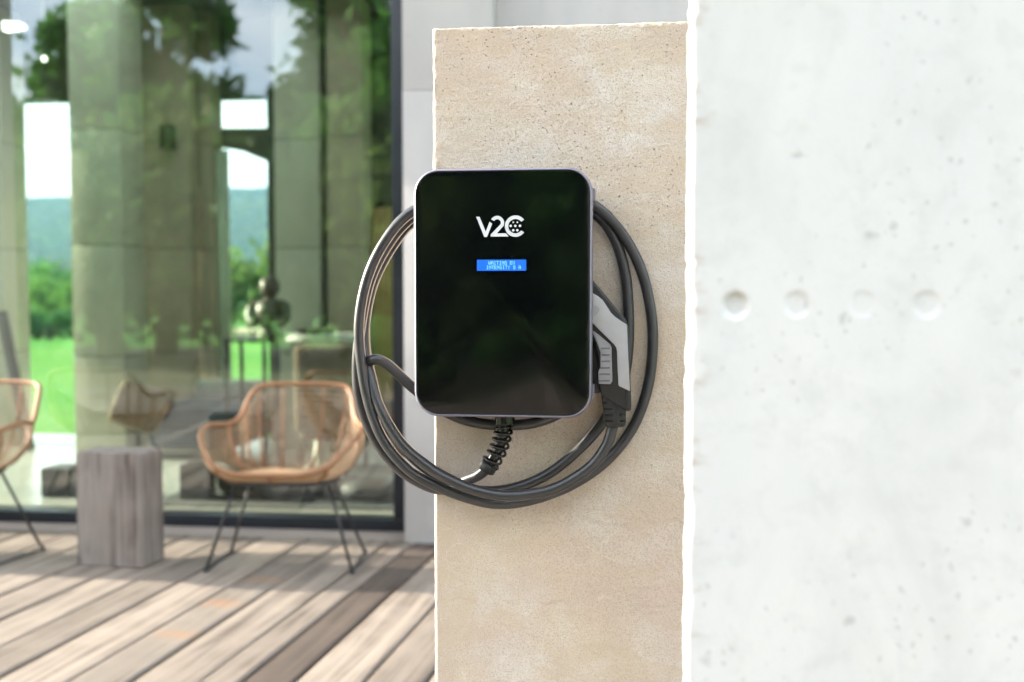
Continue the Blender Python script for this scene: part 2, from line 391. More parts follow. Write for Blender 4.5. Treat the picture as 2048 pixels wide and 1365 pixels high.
M['black_metal'] = mottled('black_painted_steel', (0.012, 0.012, 0.013), (0.02, 0.02, 0.021), 40, 0.45, 0.0, 0.05)
M['tile'] = mottled('pale_floor_tile', (0.55, 0.55, 0.52), (0.48, 0.48, 0.46), 2.2, 0.22, 0, 0.02)
M['navy'] = mottled('navy_cloth', (0.012, 0.03, 0.055), (0.02, 0.045, 0.075), 30, 0.85, 0, 0.3, 300)
M['pale_cloth'] = mottled('pale_lilac_cloth', (0.50, 0.47, 0.50), (0.42, 0.40, 0.43), 20, 0.9, 0, 0.3, 300)
M['brown_cloth'] = mottled('brown_cloth', (0.16, 0.12, 0.08), (0.11, 0.085, 0.06), 20, 0.9, 0, 0.3, 300)
M['sheer'] = mottled('sheer_curtain_cloth', (0.55, 0.62, 0.50), (0.48, 0.56, 0.44), 12, 0.9, 0, 0.1)
M['ochre'] = mottled('ochre_curtain_cloth', (0.62, 0.47, 0.22), (0.52, 0.38, 0.16), 8, 0.9, 0, 0.2)
M['dark_wood'] = mottled('dark_wood', (0.05, 0.04, 0.03), (0.08, 0.06, 0.04), 12, 0.45, 0, 0.1)
M['white_lac'] = mottled('white_lacquer', (0.65, 0.66, 0.62), (0.60, 0.61, 0.57), 6, 0.3, 0, 0.02)
M['floor_shade'] = mottled('charcoal_floor_shade', (0.03, 0.033, 0.036), (0.045, 0.048, 0.05), 25, 0.95, 0, 0.4, 200)  # charcoal tone that paints the shade on the room floor
M['floor_cush'] = mottled('black_leather', (0.012, 0.013, 0.016), (0.022, 0.023, 0.026), 20, 0.6, 0, 0.2, 120)
M['globe'] = m_emit('lit_globe', (1.0, 0.98, 0.95), 1.2)
M['bark'] = mottled('pine_bark', (0.12, 0.085, 0.06), (0.22, 0.17, 0.12), 9, 0.95, 0, 0.8, 22, 0.03, 0.2, (1, 1, 0.3))
M['leaf'] = m_foliage('pine_foliage', (0.075, 0.24, 0.04), (0.12, 0.27, 0.05))
M['leaf_dark'] = m_foliage('dark_pine_foliage', (0.04, 0.155, 0.035), (0.065, 0.18, 0.04))
M['leaf_thicket'] = m_foliage('thicket_foliage', (0.11, 0.20, 0.05), (0.16, 0.24, 0.06), 1.6)
M['leaf_bright'] = m_foliage('fresh_shrub_foliage', (0.10, 0.26, 0.04), (0.16, 0.30, 0.06), 2.5)
def m_grass():
    t = NT('meadow_grass'); v = t.co()
    col = t.mix(t.ramp(t.noise(v, 0.12, 4), [(0.35, 0.0), (0.65, 1.0)]), (0.055, 0.24, 0.035), (0.13, 0.28, 0.05))
    col = t.mix(t.ramp(t.noise(v, 3.0, 4), [(0.3, 0.5), (0.6, 0.0)]), col, (0.04, 0.13, 0.02))
    return t.set(col, 0.9, 0, 0.1, t.bump(t.noise(v, 14, 4), 0.8, 0.05))
def m_hill():
    t = NT('wooded_hillside'); v = t.co()
    col = t.mix(t.ramp(t.noise(v, 0.02, 5), [(0.35, 0.0), (0.65, 1.0)]), (0.035, 0.085, 0.035), (0.09, 0.13, 0.05))
    col = t.mix(t.ramp(t.voro(v, 0.16), [(0.25, 0.0), (0.7, 0.8)]), col, (0.015, 0.04, 0.018))
    return t.set(col, 0.95, 0, 0.1, t.bump(t.voro(v, 0.16), 0.8, 4.0))
M['grass'] = m_grass(); M['hill'] = m_hill()
M['field'] = mottled('dry_field_earth', (0.42, 0.36, 0.24), (0.36, 0.32, 0.20), 0.4, 0.95, 0, 0.3, 3, 0.05)
M['yard'] = mottled('brown_yard_earth', (0.15, 0.125, 0.075), (0.07, 0.10, 0.035), 0.9, 0.95, 0, 0.5, 12, 0.03)
M['soil'] = mottled('dark_soil', (0.05, 0.04, 0.03), (0.07, 0.055, 0.045), 3, 0.95, 0, 0.5, 20, 0.02)
t_, col_, n_ = m_wood('weathered_deck_wood', (0.265, 0.224, 0.184), (0.200, 0.165, 0.133), (0.082, 0.063, 0.050)); M['deck'] = t_.set(col_, 0.8, 0, 0.3, n_)
t_, col_, n_ = m_wood('dark_weathered_deck_wood', (0.145, 0.113, 0.091), (0.115, 0.088, 0.071), (0.065, 0.05, 0.04)); M['deck_dark'] = t_.set(col_, 0.8, 0, 0.3, n_)
t_, col_, n_ = m_wood('weathered_stump_wood', (0.29, 0.255, 0.23), (0.21, 0.178, 0.158), (0.07, 0.05, 0.042), 2); M['stump'] = t_.set(col_, 0.85, 0, 0.25, n_)

# ================================================================== SETTING
# ground sheet
g = []; N_ = 60
xs = np.concatenate([-np.geomspace(3000, 12, 30), np.linspace(-10, 10, 21), np.geomspace(12, 3000, 30)])
V = []; Fc = []
for j, y in enumerate(xs):
    for i, x in enumerate(xs):
        d = math.hypot(x, y - 2)
        z = -0.16 - 0.02 * min(max(y - 9, 0), 60) * (1 if d > 0 else 0)
        V.append((x, y, z))
n_x = len(xs)
for j in range(n_x - 1):
    for i in range(n_x - 1): Fc.append((j*n_x+i, j*n_x+i+1, (j+1)*n_x+i+1, (j+1)*n_x+i))
structure(obj('meadow_ground', mesh('meadow_ground', V, Fc, True), M['grass']))
# dry field strip beyond the meadow
structure(obj('field', mesh('field', [(-90, 46, -0.72), (25, 45, -0.70), (25, 66, -1.12), (-90, 67, -1.14)], [(0, 1, 2, 3)]), M['field']))
# hills
def hill(name, y0, y1, hmax, x0, x1, seed, nx=110, ny=26):
    r_ = np.random.RandomState(seed); ph = r_.rand(12) * 6.28; V = []; Fc = []
    for j in range(ny):
        for i in range(nx):
            u = i / (nx - 1); w = j / (ny - 1); x = x0 + (x1 - x0) * u; y = y0 + (y1 - y0) * w
            ridge = 0.72 + 0.16*math.sin(u*5+ph[0]) + 0.09*math.sin(u*13+ph[1]) + 0.04*math.sin(u*31+ph[2]) + .02*math.sin(u*67+ph[3])
            s = math.sin(min(w * 1.25, 1.0) * PI / 2) if w < 0.8 else math.cos((w - .8) / .2 * PI / 2)
            bump = 0.05 * math.sin(u*41+w*9+ph[4]) * math.sin(w*17+u*7+ph[5]) + 0.02 * math.sin(u*120+ph[6]) * math.sin(w*60+ph[7])
            V.append((x, y, -4 + hmax * (ridge * s + bump * s)))
    for j in range(ny - 1):
        for i in range(nx - 1): Fc.append((j*nx+i, j*nx+i+1, (j+1)*nx+i+1, (j+1)*nx+i))
    return structure(obj(name, mesh(name, V, Fc, True), M['hill']))
hill('hill', 130, 420, 26, -420, 200, 3)
hill('hill', 500, 1300, 132, -1500, 600, 8)

# ------------------------------------------------------------------ deck of planks
deck = structure(obj('deck', MB().box(-9.5, 4.2, -3.0, 4.51, -0.15, -0.06).me('deck'), M['soil']))
DA = R(5.8); dx, dy = math.sin(DA), math.cos(DA)
edges = [-2.656, -2.464, -2.273, -2.095, -1.874, -1.696, -1.49, -1.373, -1.22, -1.019]
while edges[0] > -9.2: edges.insert(0, edges[0] - rng.uniform(0.165, 0.215))
while edges[-1] < 3.6: edges.append(edges[-1] + rng.uniform(0.165, 0.215))
def plank_mesh(w, y0, y1, i):
    V = []; Fc = []; ny = 10
    prof = [(-w/2, -0.045), (-w/2, -0.005), (-w/2+.0035, -.0012), (-w/2+.010, 0.0), (-w/4, -.0008), (0, -.0013), (w/4, -.0008), (w/2-.010, 0.0), (w/2-.0035, -.0012), (w/2, -0.005), (w/2, -0.045)]
    wob = rng.uniform(0, 6)
    for j in range(ny + 1):
        y = y0 + (y1 - y0) * j / ny
        ox = 0.0022 * math.sin(j * 1.3 + wob); oz = 0.0018 * math.sin(j * .9 + wob * 2)
        V += [(x + ox, y, z + oz) for x, z in prof]
    m = len(prof)
    for j in range(ny):
        for k in range(m - 1): Fc.append((j*m+k, j*m+k+1, (j+1)*m+k+1, (j+1)*m+k))
    Fc.append(tuple(range(m-1, -1, -1))); Fc.append(tuple(ny*m + k for k in range(m)))
    return fixn(mesh('plank', V, Fc), True, 40)
# the plank with rust stains below its screws
t_, col_, n_ = m_wood('rust_stained_deck_wood', (0.30, 0.26, 0.216), (0.245, 0.207, 0.17), (0.125, 0.096, 0.077))
sep = t_.n('ShaderNodeSeparateXYZ'); t_.l(t_.tc.outputs['Object'], sep.inputs[0])
wob = t_.math('MULTIPLY', t_.math('SUBTRACT', t_.noise(t_.co(), 14, 3), 0.5), 0.09)
stain = None
for yy, ss, xx in ((3.66, 0.035, .0), (3.34, 0.04, -.01), (3.0, 0.04, .01), (2.5, .04, 0), (1.9, .04, 0)):
    dy_ = t_.math('DIVIDE', t_.math('ADD', t_.math('SUBTRACT', sep.outputs[1], yy), wob), ss)
    dx_ = t_.math('DIVIDE', t_.math('ADD', t_.math('SUBTRACT', sep.outputs[0], xx), wob), 0.075)
    e_ = t_.math('POWER', 2.718, t_.math('MULTIPLY', t_.math('ADD', t_.math('MULTIPLY', dx_, dx_), t_.math('MULTIPLY', dy_, dy_)), -1.0))
    stain = e_ if stain is None else t_.math('MAXIMUM', stain, e_)
col_ = t_.mix(t_.math('MULTIPLY', t_.math('MULTIPLY', stain, t_.ramp(t_.noise(t_.co((3, 12, 3)), 6, 4), [(0.35, 0.1), (0.6, 1.0)])), 0.8), col_, (0.30, 0.15, 0.065)); M['deck_rust'] = t_.set(col_, 0.8, 0, 0.3, n_)
for i in range(len(edges) - 1):
    a, b = edges[i], edges[i+1]; c = (a + b) / 2; w = b - a - rng.uniform(0.008, 0.015)
    y0, y1 = -2.9, (4.50 + c * math.sin(DA)) / math.cos(DA)
    mat = M['deck']
    if abs(a + 1.373) < 1e-3: mat = M['deck_dark']
    elif abs(a + 1.874) < 1e-3: mat = M['deck_rust']
    elif i % 11 == 40: mat = M['deck_dark']
    p = obj('plank', plank_mesh(w, y0, y1, i), mat, deck)
    p.rotation_euler = (0, 0, -DA); p.location = (c / dx * 0 + c * dy, c * -dx * -1 * -1, rng.uniform(-.0015, .0015))
    p.location = (c * math.cos(DA), -c * math.sin(DA), rng.uniform(-.002, .001))

# ------------------------------------------------------------------ house
FY = 4.655
house = thing('house', 'modern concrete house with full-height dark-framed glazing behind the deck', 'house', (-1.0, FY, 0))
def hpart(name, x0, x1, y0, y1, z0, z1, mat, bev=0.006):
    return obj(name, bbox(name, x0, x1, y0, y1, z0, z1, bev), mat, house, world=True)
win = obj('window', bbox('window', -9.0, -.97, FY + .03, FY + .09, 3.17, 3.24, .002), M['black_frame'], house, world=True)
win['label'] = 'full-height fixed glazing in a slim black frame'
obj('frame', bbox('frame', -1.062, -.9695, FY + .0, FY + .10, 0.060, 3.169, .003), M['black_frame'], win, world=True)
obj('frame', bbox('frame', -9.0, -.9700, FY + .0, FY + .10, 0.002, 0.059, .003), M['black_frame'], win, world=True)
obj('pane', mesh('pane', [(-9, FY + .05, .05), (-1.06, FY + .05, .05), (-1.06, FY + .05, 3.18), (-9, FY + .05, 3.18)], [(0, 1, 2, 3)]), M['glass'], win, world=True)
hpart('sill', -9.0, -.970, 4.515, FY + .30, -0.15, 0.001, M['sill'])
# concrete pier beside the glazing, in board-cast lifts
pier_x0, pier_x1 = -.968, -0.56
for z0, z1 in ((-.15, 2.059), (2.0602, 3.6)):
    hpart('pier_block', pier_x0, pier_x1, 4.47, 5.0, z0, z1, M['conc'], .0025)
hpart('wall', -0.559, 3.2, 4.60, 4.9, -.15, 3.6, M['conc'], .006)
for nm, za, zb_, mt_ in (('roof', 3.605, 3.80, 'conc'), ('ceiling', 3.25, 3.60, 'conc_room')):     # slab; unseen slot added to let sky light onto the indoor fins
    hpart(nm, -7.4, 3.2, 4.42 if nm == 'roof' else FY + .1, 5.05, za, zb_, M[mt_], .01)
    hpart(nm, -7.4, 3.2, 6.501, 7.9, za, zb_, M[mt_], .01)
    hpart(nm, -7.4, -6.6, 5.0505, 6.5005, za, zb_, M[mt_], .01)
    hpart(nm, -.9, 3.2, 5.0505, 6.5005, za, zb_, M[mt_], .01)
FAR = 7.4
structure(obj('room_floor', MB().box(-14, 3.2, FY + .302, 7.55, -.15, .02).me('room_floor'), M['tile']))
def fin(x0p, x1p, Y, dep, z1=3.245, mat='conc_fin'):
    a, b = at(x0p, 500, Y).x, at(x1p, 500, Y).x
    # lift joints are real gaps
    zs = [.021, .72, 1.48, 2.26, z1]
    f = obj('fin_wall', bbox('fin_wall', a + .01, b - .01, Y + .01, Y + dep - .01, .021, z1, .003), M['conc_room'], house, world=True)
    for q in range(4):
        obj('lift', bbox('lift', a, b, Y, Y + dep, zs[q] + (.002 if q else 0), zs[q+1] - .004, .004), M[mat], f, world=True)
fin(143, 245, 6.45, .33)
fin(268, 382, 7.0, .14, mat='conc_fin2')
fin(394, 425, 7.2, .22, mat='conc_fin2')
fin(550, 640, 7.0, .24)
fin(656, 724, 6.9, .30, mat='conc_fin2')
fin(-130, 8, 6.9, .3)
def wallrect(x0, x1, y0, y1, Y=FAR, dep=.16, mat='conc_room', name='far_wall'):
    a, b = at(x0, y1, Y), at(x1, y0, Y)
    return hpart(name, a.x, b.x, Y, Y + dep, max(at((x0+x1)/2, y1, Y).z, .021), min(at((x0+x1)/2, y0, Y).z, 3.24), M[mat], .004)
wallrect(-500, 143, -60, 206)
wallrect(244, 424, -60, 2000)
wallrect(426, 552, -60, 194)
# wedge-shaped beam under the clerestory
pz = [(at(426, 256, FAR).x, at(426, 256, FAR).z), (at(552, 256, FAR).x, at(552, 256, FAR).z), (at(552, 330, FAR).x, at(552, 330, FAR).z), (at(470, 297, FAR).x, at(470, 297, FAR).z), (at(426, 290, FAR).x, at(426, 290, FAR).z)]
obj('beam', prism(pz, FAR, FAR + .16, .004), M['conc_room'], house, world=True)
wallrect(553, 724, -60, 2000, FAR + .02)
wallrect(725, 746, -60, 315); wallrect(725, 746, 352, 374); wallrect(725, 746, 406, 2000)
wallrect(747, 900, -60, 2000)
# reveal between fins: a slim dark post in the far opening at the left
hpart('post', at(-2, 300, FAR).x, at(9, 300, FAR).x, FAR - .02, FAR + .06, .021, 3.24, M['black_frame'], .003)
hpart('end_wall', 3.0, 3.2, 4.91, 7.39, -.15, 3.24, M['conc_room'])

# free-standing concrete fin off to the left: throws the band of shade across the deck
fs = thing('concrete_fin', 'tall freestanding concrete fin on the deck beyond the left chair', 'wall', (-3.75, 3.99, 0))
for z0, z1 in ((0, .8), (.804, 1.6), (1.604, 2.4), (2.404, 3.2)):
    obj('lift', bbox('lift', -.22, .22, -.145, .17, z0, z1, .005), M['conc'], fs)

# ------------------------------------------------------------------ pillar with the charger (a rough cast slab)
from mathutils import noise as mn
def slab(name, xs, zs, yf, thick, mat, fdisp, edge=None, parent=None):
    """front face as a height field, closed into a slab"""
    V = []; Fc = []; nx, nz = len(xs), len(zs)
    for z in zs:
        for x in xs:
            ex, ez, d = (x, z, fdisp(x, z))
            if edge: ex, ez, d2 = edge(x, z, d); d = d2
            V.append((ex, yf + d, ez))
    for j in range(nz - 1):
        for i in range(nx - 1): Fc.append((j*nx+i, j*nx+i+1, (j+1)*nx+i+1, (j+1)*nx+i))
    border = [i for i in range(nx)] + [j*nx + nx-1 for j in range(1, nz)] + [(nz-1)*nx + i for i in range(nx-2, -1, -1)] + [j*nx for j in range(nz-2, 0, -1)]
    rows = [border]
    for fr in (0.12, 0.45, 1.0):
        st = len(V)
        for b in border:
            v = V[b]; k = mn.noise(Vector((v[0]*60, fr*40, v[2]*60))) * .0012 if fr < 1 else 0
            V.append((v[0] + k, yf + thick * fr, v[2] + k))
        rows.append(list(range(st, st + len(border))))
    m = len(border)
    for a, b in zip(rows[:-1], rows[1:]):
        for k in range(m): Fc.append((a[k], b[k], b[(k+1) % m], a[(k+1) % m]))
    Fc.append(tuple(reversed(rows[-1])))
    me = fixn(mesh(name, V, Fc), True, 50)
    return obj(name, me, mat, parent)
PX0, PX1, PZ1, PY = -0.276, 0.62, 1.538, 1.49
def nz_(x, z, s, o=0): return mn.noise(Vector((x * s + o, o * 1.7, z * s)))
def pdisp(x, z):
    d = .0009 * nz_(x, z, 6) + .00012 * nz_(x, z, 45, 3)
    e = x - PX0
    rough = max(0, 1 - e / .10) * max(0, min(1, (z - .95) / .3)) + max(0, 1 - (PZ1 - z) / .035)
    d -= rough * (.0016 * abs(nz_(x, z, 120, 5)) + .0010 * abs(nz_(x, z, 260, 6)))
    return d
def pedge(x, z, d):
    ex, ez = x, z
    if x <= PX0 + 1e-6: ex += .0008 * nz_(0, z, 70) + .0012 * nz_(0, z, 14); d += .0022
    if z >= PZ1 - 1e-6: ez += .0010 * nz_(x, 0, 80) + .0016 * nz_(x, 0, 25, 2); d += .0015
    return ex, ez, d
xs = np.concatenate([[PX0, PX0 + .0022], np.arange(PX0 + .005, .16, .0036), np.linspace(.17, PX1, 12)])
zs = np.concatenate([np.linspace(-.02, .52, 12), np.arange(.53, PZ1 - .004, .0036), [PZ1 - .0018, PZ1]])
pillar = slab('concrete_pillar', xs, zs, PY, .26, M['pillar'], pdisp, pedge)
tag(pillar, 'beige rough-cast concrete slab that carries the charger', 'pillar')

# white wall in the foreground
WX0, WY = 0.064, 0.88
holes = [(at(x, y, WY).x, at(x, y, WY).z, dpt) for x, y, dpt in ((1470, 611, .0055), (1594, 609, .0017), (1726, 608, .0010), (1854, 609, .0014))]
def wdisp(x, z):
    d = .0006 * nz_(x, z, 5, 1)
    for k, (hx, hz, dp) in enumerate(holes):
        r_ = math.hypot(x - hx, z - hz)
        if r_ < .020:
            rim, flr = .0118, .0090
            if r_ < flr: d += dp * (1 - .10 * (x - hx) / flr * (k == 0))
            elif r_ < rim: d += dp * (rim - r_) / (rim - flr)
    # spalled corner: the skin is broken back in a ragged strip along the left edge
    e = x - WX0
    sp = .013 + .012 * nz_(0, z, 6, 2) + .007 * nz_(0, z, 26, 4) + .003 * nz_(0, z, 90, 5)
    if z < .93: sp += .020 * min(1, (.93 - z) / .12)
    if e < sp: d += .0002 + .0004 * abs(nz_(x, z, 40, 3)) * min(1, (sp - e) / .004)
    
    return d
chips = [(rng.uniform(.72, 1.46), rng.uniform(.004, .020), rng.uniform(.0008, .0030)) for _ in range(16)]
def wedge(x, z, d):
    ex = x; e = x - WX0; cut = 0.0
    for cz, cw_, cd in chips:
        if abs(z - cz) < cw_:
            q = (1 - abs(z - cz) / cw_) ** .5; cut = max(cut, cd * q * (.7 + .6 * abs(nz_(0, z, 200, 3))))
    if e <= 1e-6: ex += .0010 * nz_(0, z, 20, 9) + .0008 * nz_(0, z, 110, 8); d += .0006
    if e < cut * 1.6: ex = max(ex, WX0 + cut * .8); d += cut * 1.2 * (1 - e / (cut * 1.6 + 1e-9))
    return ex, z, d
xs = np.concatenate([[WX0], np.arange(WX0 + .0012, .40, .0019), np.linspace(.41, 1.6, 14)])
zs = np.concatenate([np.linspace(-.02, .74, 12), np.arange(.75, 1.45, .0022), np.linspace(1.46, 2.6, 14)])
white = slab('white_wall', xs, zs, WY, .055, M['white'], wdisp, wedge)
tag(white, 'white concrete wall with four round tie holes in the right foreground', 'wall')

# ================================================================== CHARGER
CX, CZ, CY = -0.1612, 1.1418, 1.400           # centre of its front; the wall is at PY
CW, CH, CR = 0.2550, 0.3535, 0.0365
charger = thing('wall_charger', 'black glass electric vehicle charger with grey rim mounted on the concrete slab', 'charger', (CX, PY, CZ))
D0 = CY - PY                                  # front plane in local y (negative)
sh = mesh('housing', *loops([(.010, -.012), (.004, -.030), (.0015, D0 + .030), (0, D0 + .018), (0, D0 + .008), (.0006, D0 + .0035), (.0018, D0 + .0008), (.0032, D0 + .0001), (.0040, D0 + .0008), (.0042, D0 + .004)], CW, CH, CR))
obj('housing', fixn(sh, True, 50), M['shell'], charger)
fc = mesh('front_glass', *loops([(.0044, D0 + .004), (.0044, D0 + .0012), (.0050, D0 + .0006), (.0060, D0 + .0004)], CW, CH, CR))
face = obj('front_glass', fixn(fc, True, 20), M['face'], charger)
bk = mesh('back_plate', *loops([(.055, -.0005), (.055, -.0115)], CW, CH, .02)); obj('back_plate', fixn(bk), M['black'], charger)
KM = 0.000708 * 1.0005
def cl(px, py): return ((px - 1006) * KM, (585.5 - py) * KM)      # picture marks to millimetres on the glass
def q3(cx, cy): return cl(920 + cx * .12457, 400 + cy * .12457)
FYL = D0 + .0004
def flat(polys, y):
    mb = MB()
    for P in polys: mb.add([(x, y, z) for x, z in P], [tuple(range(len(P)))])
    return mb
def ring(cx, cy, ro, ri, a0, a1, n=30):
    mb = []
    for k in range(n):
        p = R(a0 + (a1 - a0) * k / n); q = R(a0 + (a1 - a0) * (k + 1) / n)
        mb.append([q3(cx + ro*math.cos(p), cy - ro*math.sin(p)), q3(cx + ro*math.cos(q), cy - ro*math.sin(q)), q3(cx + ri*math.cos(q), cy - ri*math.sin(q)), q3(cx + ri*math.cos(p), cy - ri*math.sin(p))])
    return mb
logo = []
logo += [[q3(*p) for p in ((272, 262), (328, 262), (427, 500), (402, 585))], [q3(*p) for p in ((402, 585), (427, 500), (447, 585))], [q3(*p) for p in ((427, 500), (488, 342), (532, 375), (447, 585))]]
logo += ring(612, 362, 112, 57, 150, -28)
c28 = (math.cos(R(-28)), -math.sin(R(-28)))
logo += [[q3(612 + 112*c28[0], 362 + 112*c28[1]), q3(605, 530), q3(507, 545), q3(612 + 57*c28[0], 362 + 57*c28[1])]]
logo += [[q3(605, 529), q3(752, 529), q3(797, 580), q3(505, 580), q3(507, 544)]]
logo += ring(905, 416, 171, 114, 36, 324, 48)
lg = obj('logo', fixn(flat(logo, FYL - .00025).me('logo'), False), M['print'], face)
lg['label'] = 'white printed lettering V2C with seven dots in the letter C'
dots = []
for x, y, r_ in ((870, 355, 14), (935, 355, 14), (828, 412, 20), (903, 412, 20), (977, 412, 20), (870, 482, 20), (935, 482, 20)):
    dots.append([q3(x + r_ * math.cos(k * PI / 8), y + r_ * math.sin(k * PI / 8)) for k in range(16)])
obj('logo_dots', flat(dots, FYL - .00025).me('logo_dots'), M['print'], face)
(x0, z0), (x1, z1) = cl(955.4, 540.2), cl(1054.2, 518.2)
disp = obj('display', mesh('display', [(x0, FYL - .0003, z0), (x1, FYL - .0003, z0), (x1, FYL - .0003, z1), (x0, FYL - .0003, z1)], [(0, 1, 2, 3)]), M['lcd'], face)
disp['label'] = 'small blue backlit display with two lines of text'
FONT = {'W': (17,17,17,21,21,21,10), 'A': (14,17,17,31,17,17,17), 'I': (14,4,4,4,4,4,14), 'T': (31,4,4,4,4,4,4), 'N': (17,25,21,19,17,17,17),
        'G': (14,17,16,23,17,17,15), 'E': (31,16,16,30,16,16,31), 'V': (17,17,17,17,17,10,4), 'S': (15,16,16,14,1,1,30), 'Y': (17,17,10,4,4,4,4), '8': (14,17,17,14,17,17,14)}
mb = MB()
for text, cx0, cy0 in (('WAITING EV', 470, 972), ('INTENSITY 8 A', 435, 1044)):
    for i, ch in enumerate(text):
        if ch == ' ': continue
        for r_, bits in enumerate(FONT[ch]):
            for c in range(5):
                if bits >> (4 - c) & 1:
                    a = q3(cx0 + i*43.4 + c*7.2, cy0 + r_*8.0); b = q3(cx0 + i*43.4 + c*7.2 + 7.0, cy0 + r_*8.0 + 7.8)
                    mb.add([(a[0], FYL - .0005, b[1]), (b[0], FYL - .0005, b[1]), (b[0], FYL - .0005, a[1]), (a[0], FYL - .0005, a[1])], [(0, 1, 2, 3)])
obj('display_text', mb.me('display_text'), M['lcd_text'], disp)
# holster on the right flank and hinge strips
obj('holster', bbox('holster', CW/2 - .006, CW/2 + .011, -.062, -.020, cl(0, 787)[1], cl(0, 672)[1], .003), M['black'], charger)
obj('side_latch', bbox('side_latch', CW/2 - .003, CW/2 + .0028, -.074, -.050, cl(0, 402)[1], cl(0, 376)[1], .001), M['shell'], charger)
obj('side_latch', bbox('side_latch', CW/2 - .003, CW/2 + .0028, -.074, -.050, cl(0, 793)[1], cl(0, 768)[1], .001), M['shell'], charger)
obj('cable_gland', mesh('cable_gland', *lathe([(.013, -CH/2 - .014), (.0145, -CH/2 - .012), (.0145, -CH/2 + .012)], 20, -.0, -.055), smooth=False), M['black_gloss'], charger)
for (sx, sz) in ((-1, -1),): pass

# ================================================================== CABLE AND PLUG
cable = thing('charging_cable', 'coiled charcoal charging cable with its plug, hung round the charger', 'cable', (CX, PY, CZ - .3))
def wpt(px, py, h): return at(px, py, PY - h)
path = [(974, 938, .047), (955, 952, .044), (930, 962, .036), (898, 980, .026), (850, 971, .020), (793, 934, .020), (748, 876, .022), (721, 805, .026), (714, 735, .031), (722, 650, .034), (741, 560, .034), (780, 484, .034), (828, 432, .034),
        (910, 385, .034), (1010, 366, .032), (1110, 376, .028), (1190, 413, .024), (1244, 468, .018), (1282, 540, .014), (1302, 625, .0125), (1305, 705, .012), (1293, 785, .012), (1263, 860, .013), (1210, 925, .014), (1140, 972, .017), (1060, 1001, .022), (990, 1008, .030),
        (925, 993, .041), (868, 970, .049), (817, 940, .052), (770, 886, .054), (742, 822, .054), (725, 745, .053), (718, 650, .052), (735, 556, .051), (773, 478, .050), (826, 423, .048), (920, 388, .040), (1010, 384, .028), (1110, 396, .014), (1190, 428, .012), (1229, 478, .013), (1250, 545, .013), (1257, 620, .012), (1256, 700, .011), (1243, 775, .011),
        (1212, 836, .013), (1165, 892, .014), (1100, 946, .016), (1030, 976, .018), (960, 982, .018), (890, 962, .016), (825, 915, .012), (768, 845, .010), (736, 775, .014), (727, 738, .030), (739, 723, .043), (757, 720, .047), (780, 733, .042), (825, 775, .034), (880, 818, .030), (940, 843, .030), (1010, 851, .030), (1080, 843, .030), (1140, 812, .026),
        (1178, 752, .022), (1183, 660, .020), (1160, 560, .020), (1110, 470, .022), (1020, 420, .022), (920, 410, .020), (832, 441, .018), (787, 490, .018), (748, 564, .018), (731, 640, .018), (731, 695, .024), (741, 748, .044), (759, 814, .056), (801, 885, .060), (852, 931, .062), (900, 960, .062), (955, 982, .062), (1022, 992, .062), (1105, 979, .060), (1176, 938, .058), (1212, 893, .056), (1226, 852, .056)]
CRAD = .0080
obj('cable_run', tube_me('cable_run', spline([wpt(*p) for p in path], 7), CRAD, 14), M['cable'], cable, world=True)
# spring strain relief
A = wpt(1007, 852, .052); B = wpt(979, 930, .047)
ax = (B - A); ln = ax.length; ax.normalize()
mid = spline([wpt(1007, 846, .053), wpt(1006, 868, .053), wpt(996, 900, .050), wpt(979, 930, .047)], 16)
obj('sleeve', tube_me('sleeve', mid, .0082, 14), M['black_gloss'], cable, world=True)
hel = []; nt = 7.2; nn = 200
for i in range(nn + 1):
    t = i / nn; k = t * (len(mid) - 1); j = min(int(k), len(mid) - 2); p = mid[j].lerp(mid[j+1], k - j); d = (mid[j+1] - mid[j]).normalized()
    n1 = d.cross(Vector((0, 1, 0))).normalized(); n2 = d.cross(n1); a = 2 * PI * nt * t
    hel.append(p + (n1 * math.cos(a) + n2 * math.sin(a)) * (.0122 + .0008 * t))
obj('spring', tube_me('spring', hel, .0021, 8), M['black_gloss'], cable, world=True)
d = (mid[-1] - mid[-2]).normalized(); e = mid[-1]
obj('collar', tube_me('collar', [e - d*.003, e - d*.0025, e + d*.010, e + d*.011], [.011, .0128, .0128, .011], 20), M['black'], cable, world=True)
# plug
plug_y = PY - .056
def pp(P, Y=plug_y): return [(at(x, y, Y).x, at(x, y, Y).z) for x, y in P]
body = [(1150, 545), (1172, 548), (1187, 562), (1211, 591), (1234, 619), (1252, 640), (1256, 652), (1259, 720), (1262, 790), (1263, 816), (1257, 823), (1240, 813), (1203, 790), (1197, 772), (1196, 720), (1190, 690), (1178, 668), (1150, 640)]
plug = obj('plug', prism(pp(body), plug_y - .020, plug_y + .020, .006, 3), M['black'], cable, world=True)
plug['label'] = 'black and light grey plug resting in the holster'
gshell = [(1150, 556), (1187, 588), (1196, 593), (1205, 600), (1213, 612), (1222, 626), (1230, 634), (1240, 641), (1254, 650), (1257, 720), (1260, 783), (1237, 772), (1235, 735), (1234, 704), (1232, 695), (1227, 688), (1187, 649), (1150, 615)]
obj('cover', prism(pp(gshell, plug_y - .022), plug_y - .0245, plug_y - .0150, .0016, 2), M['grey_plastic'], plug, world=True)
ggrip = [(1183, 660), (1191, 665), (1206, 677), (1220, 689), (1223, 695), (1224, 730), (1225, 762), (1221, 769), (1197, 768), (1196, 745), (1201, 733), (1201, 705), (1193, 684)]
obj('grip', prism(pp(ggrip, plug_y - .022), plug_y - .0238, plug_y - .0150, .0014, 2), M['grip'], plug, world=True)
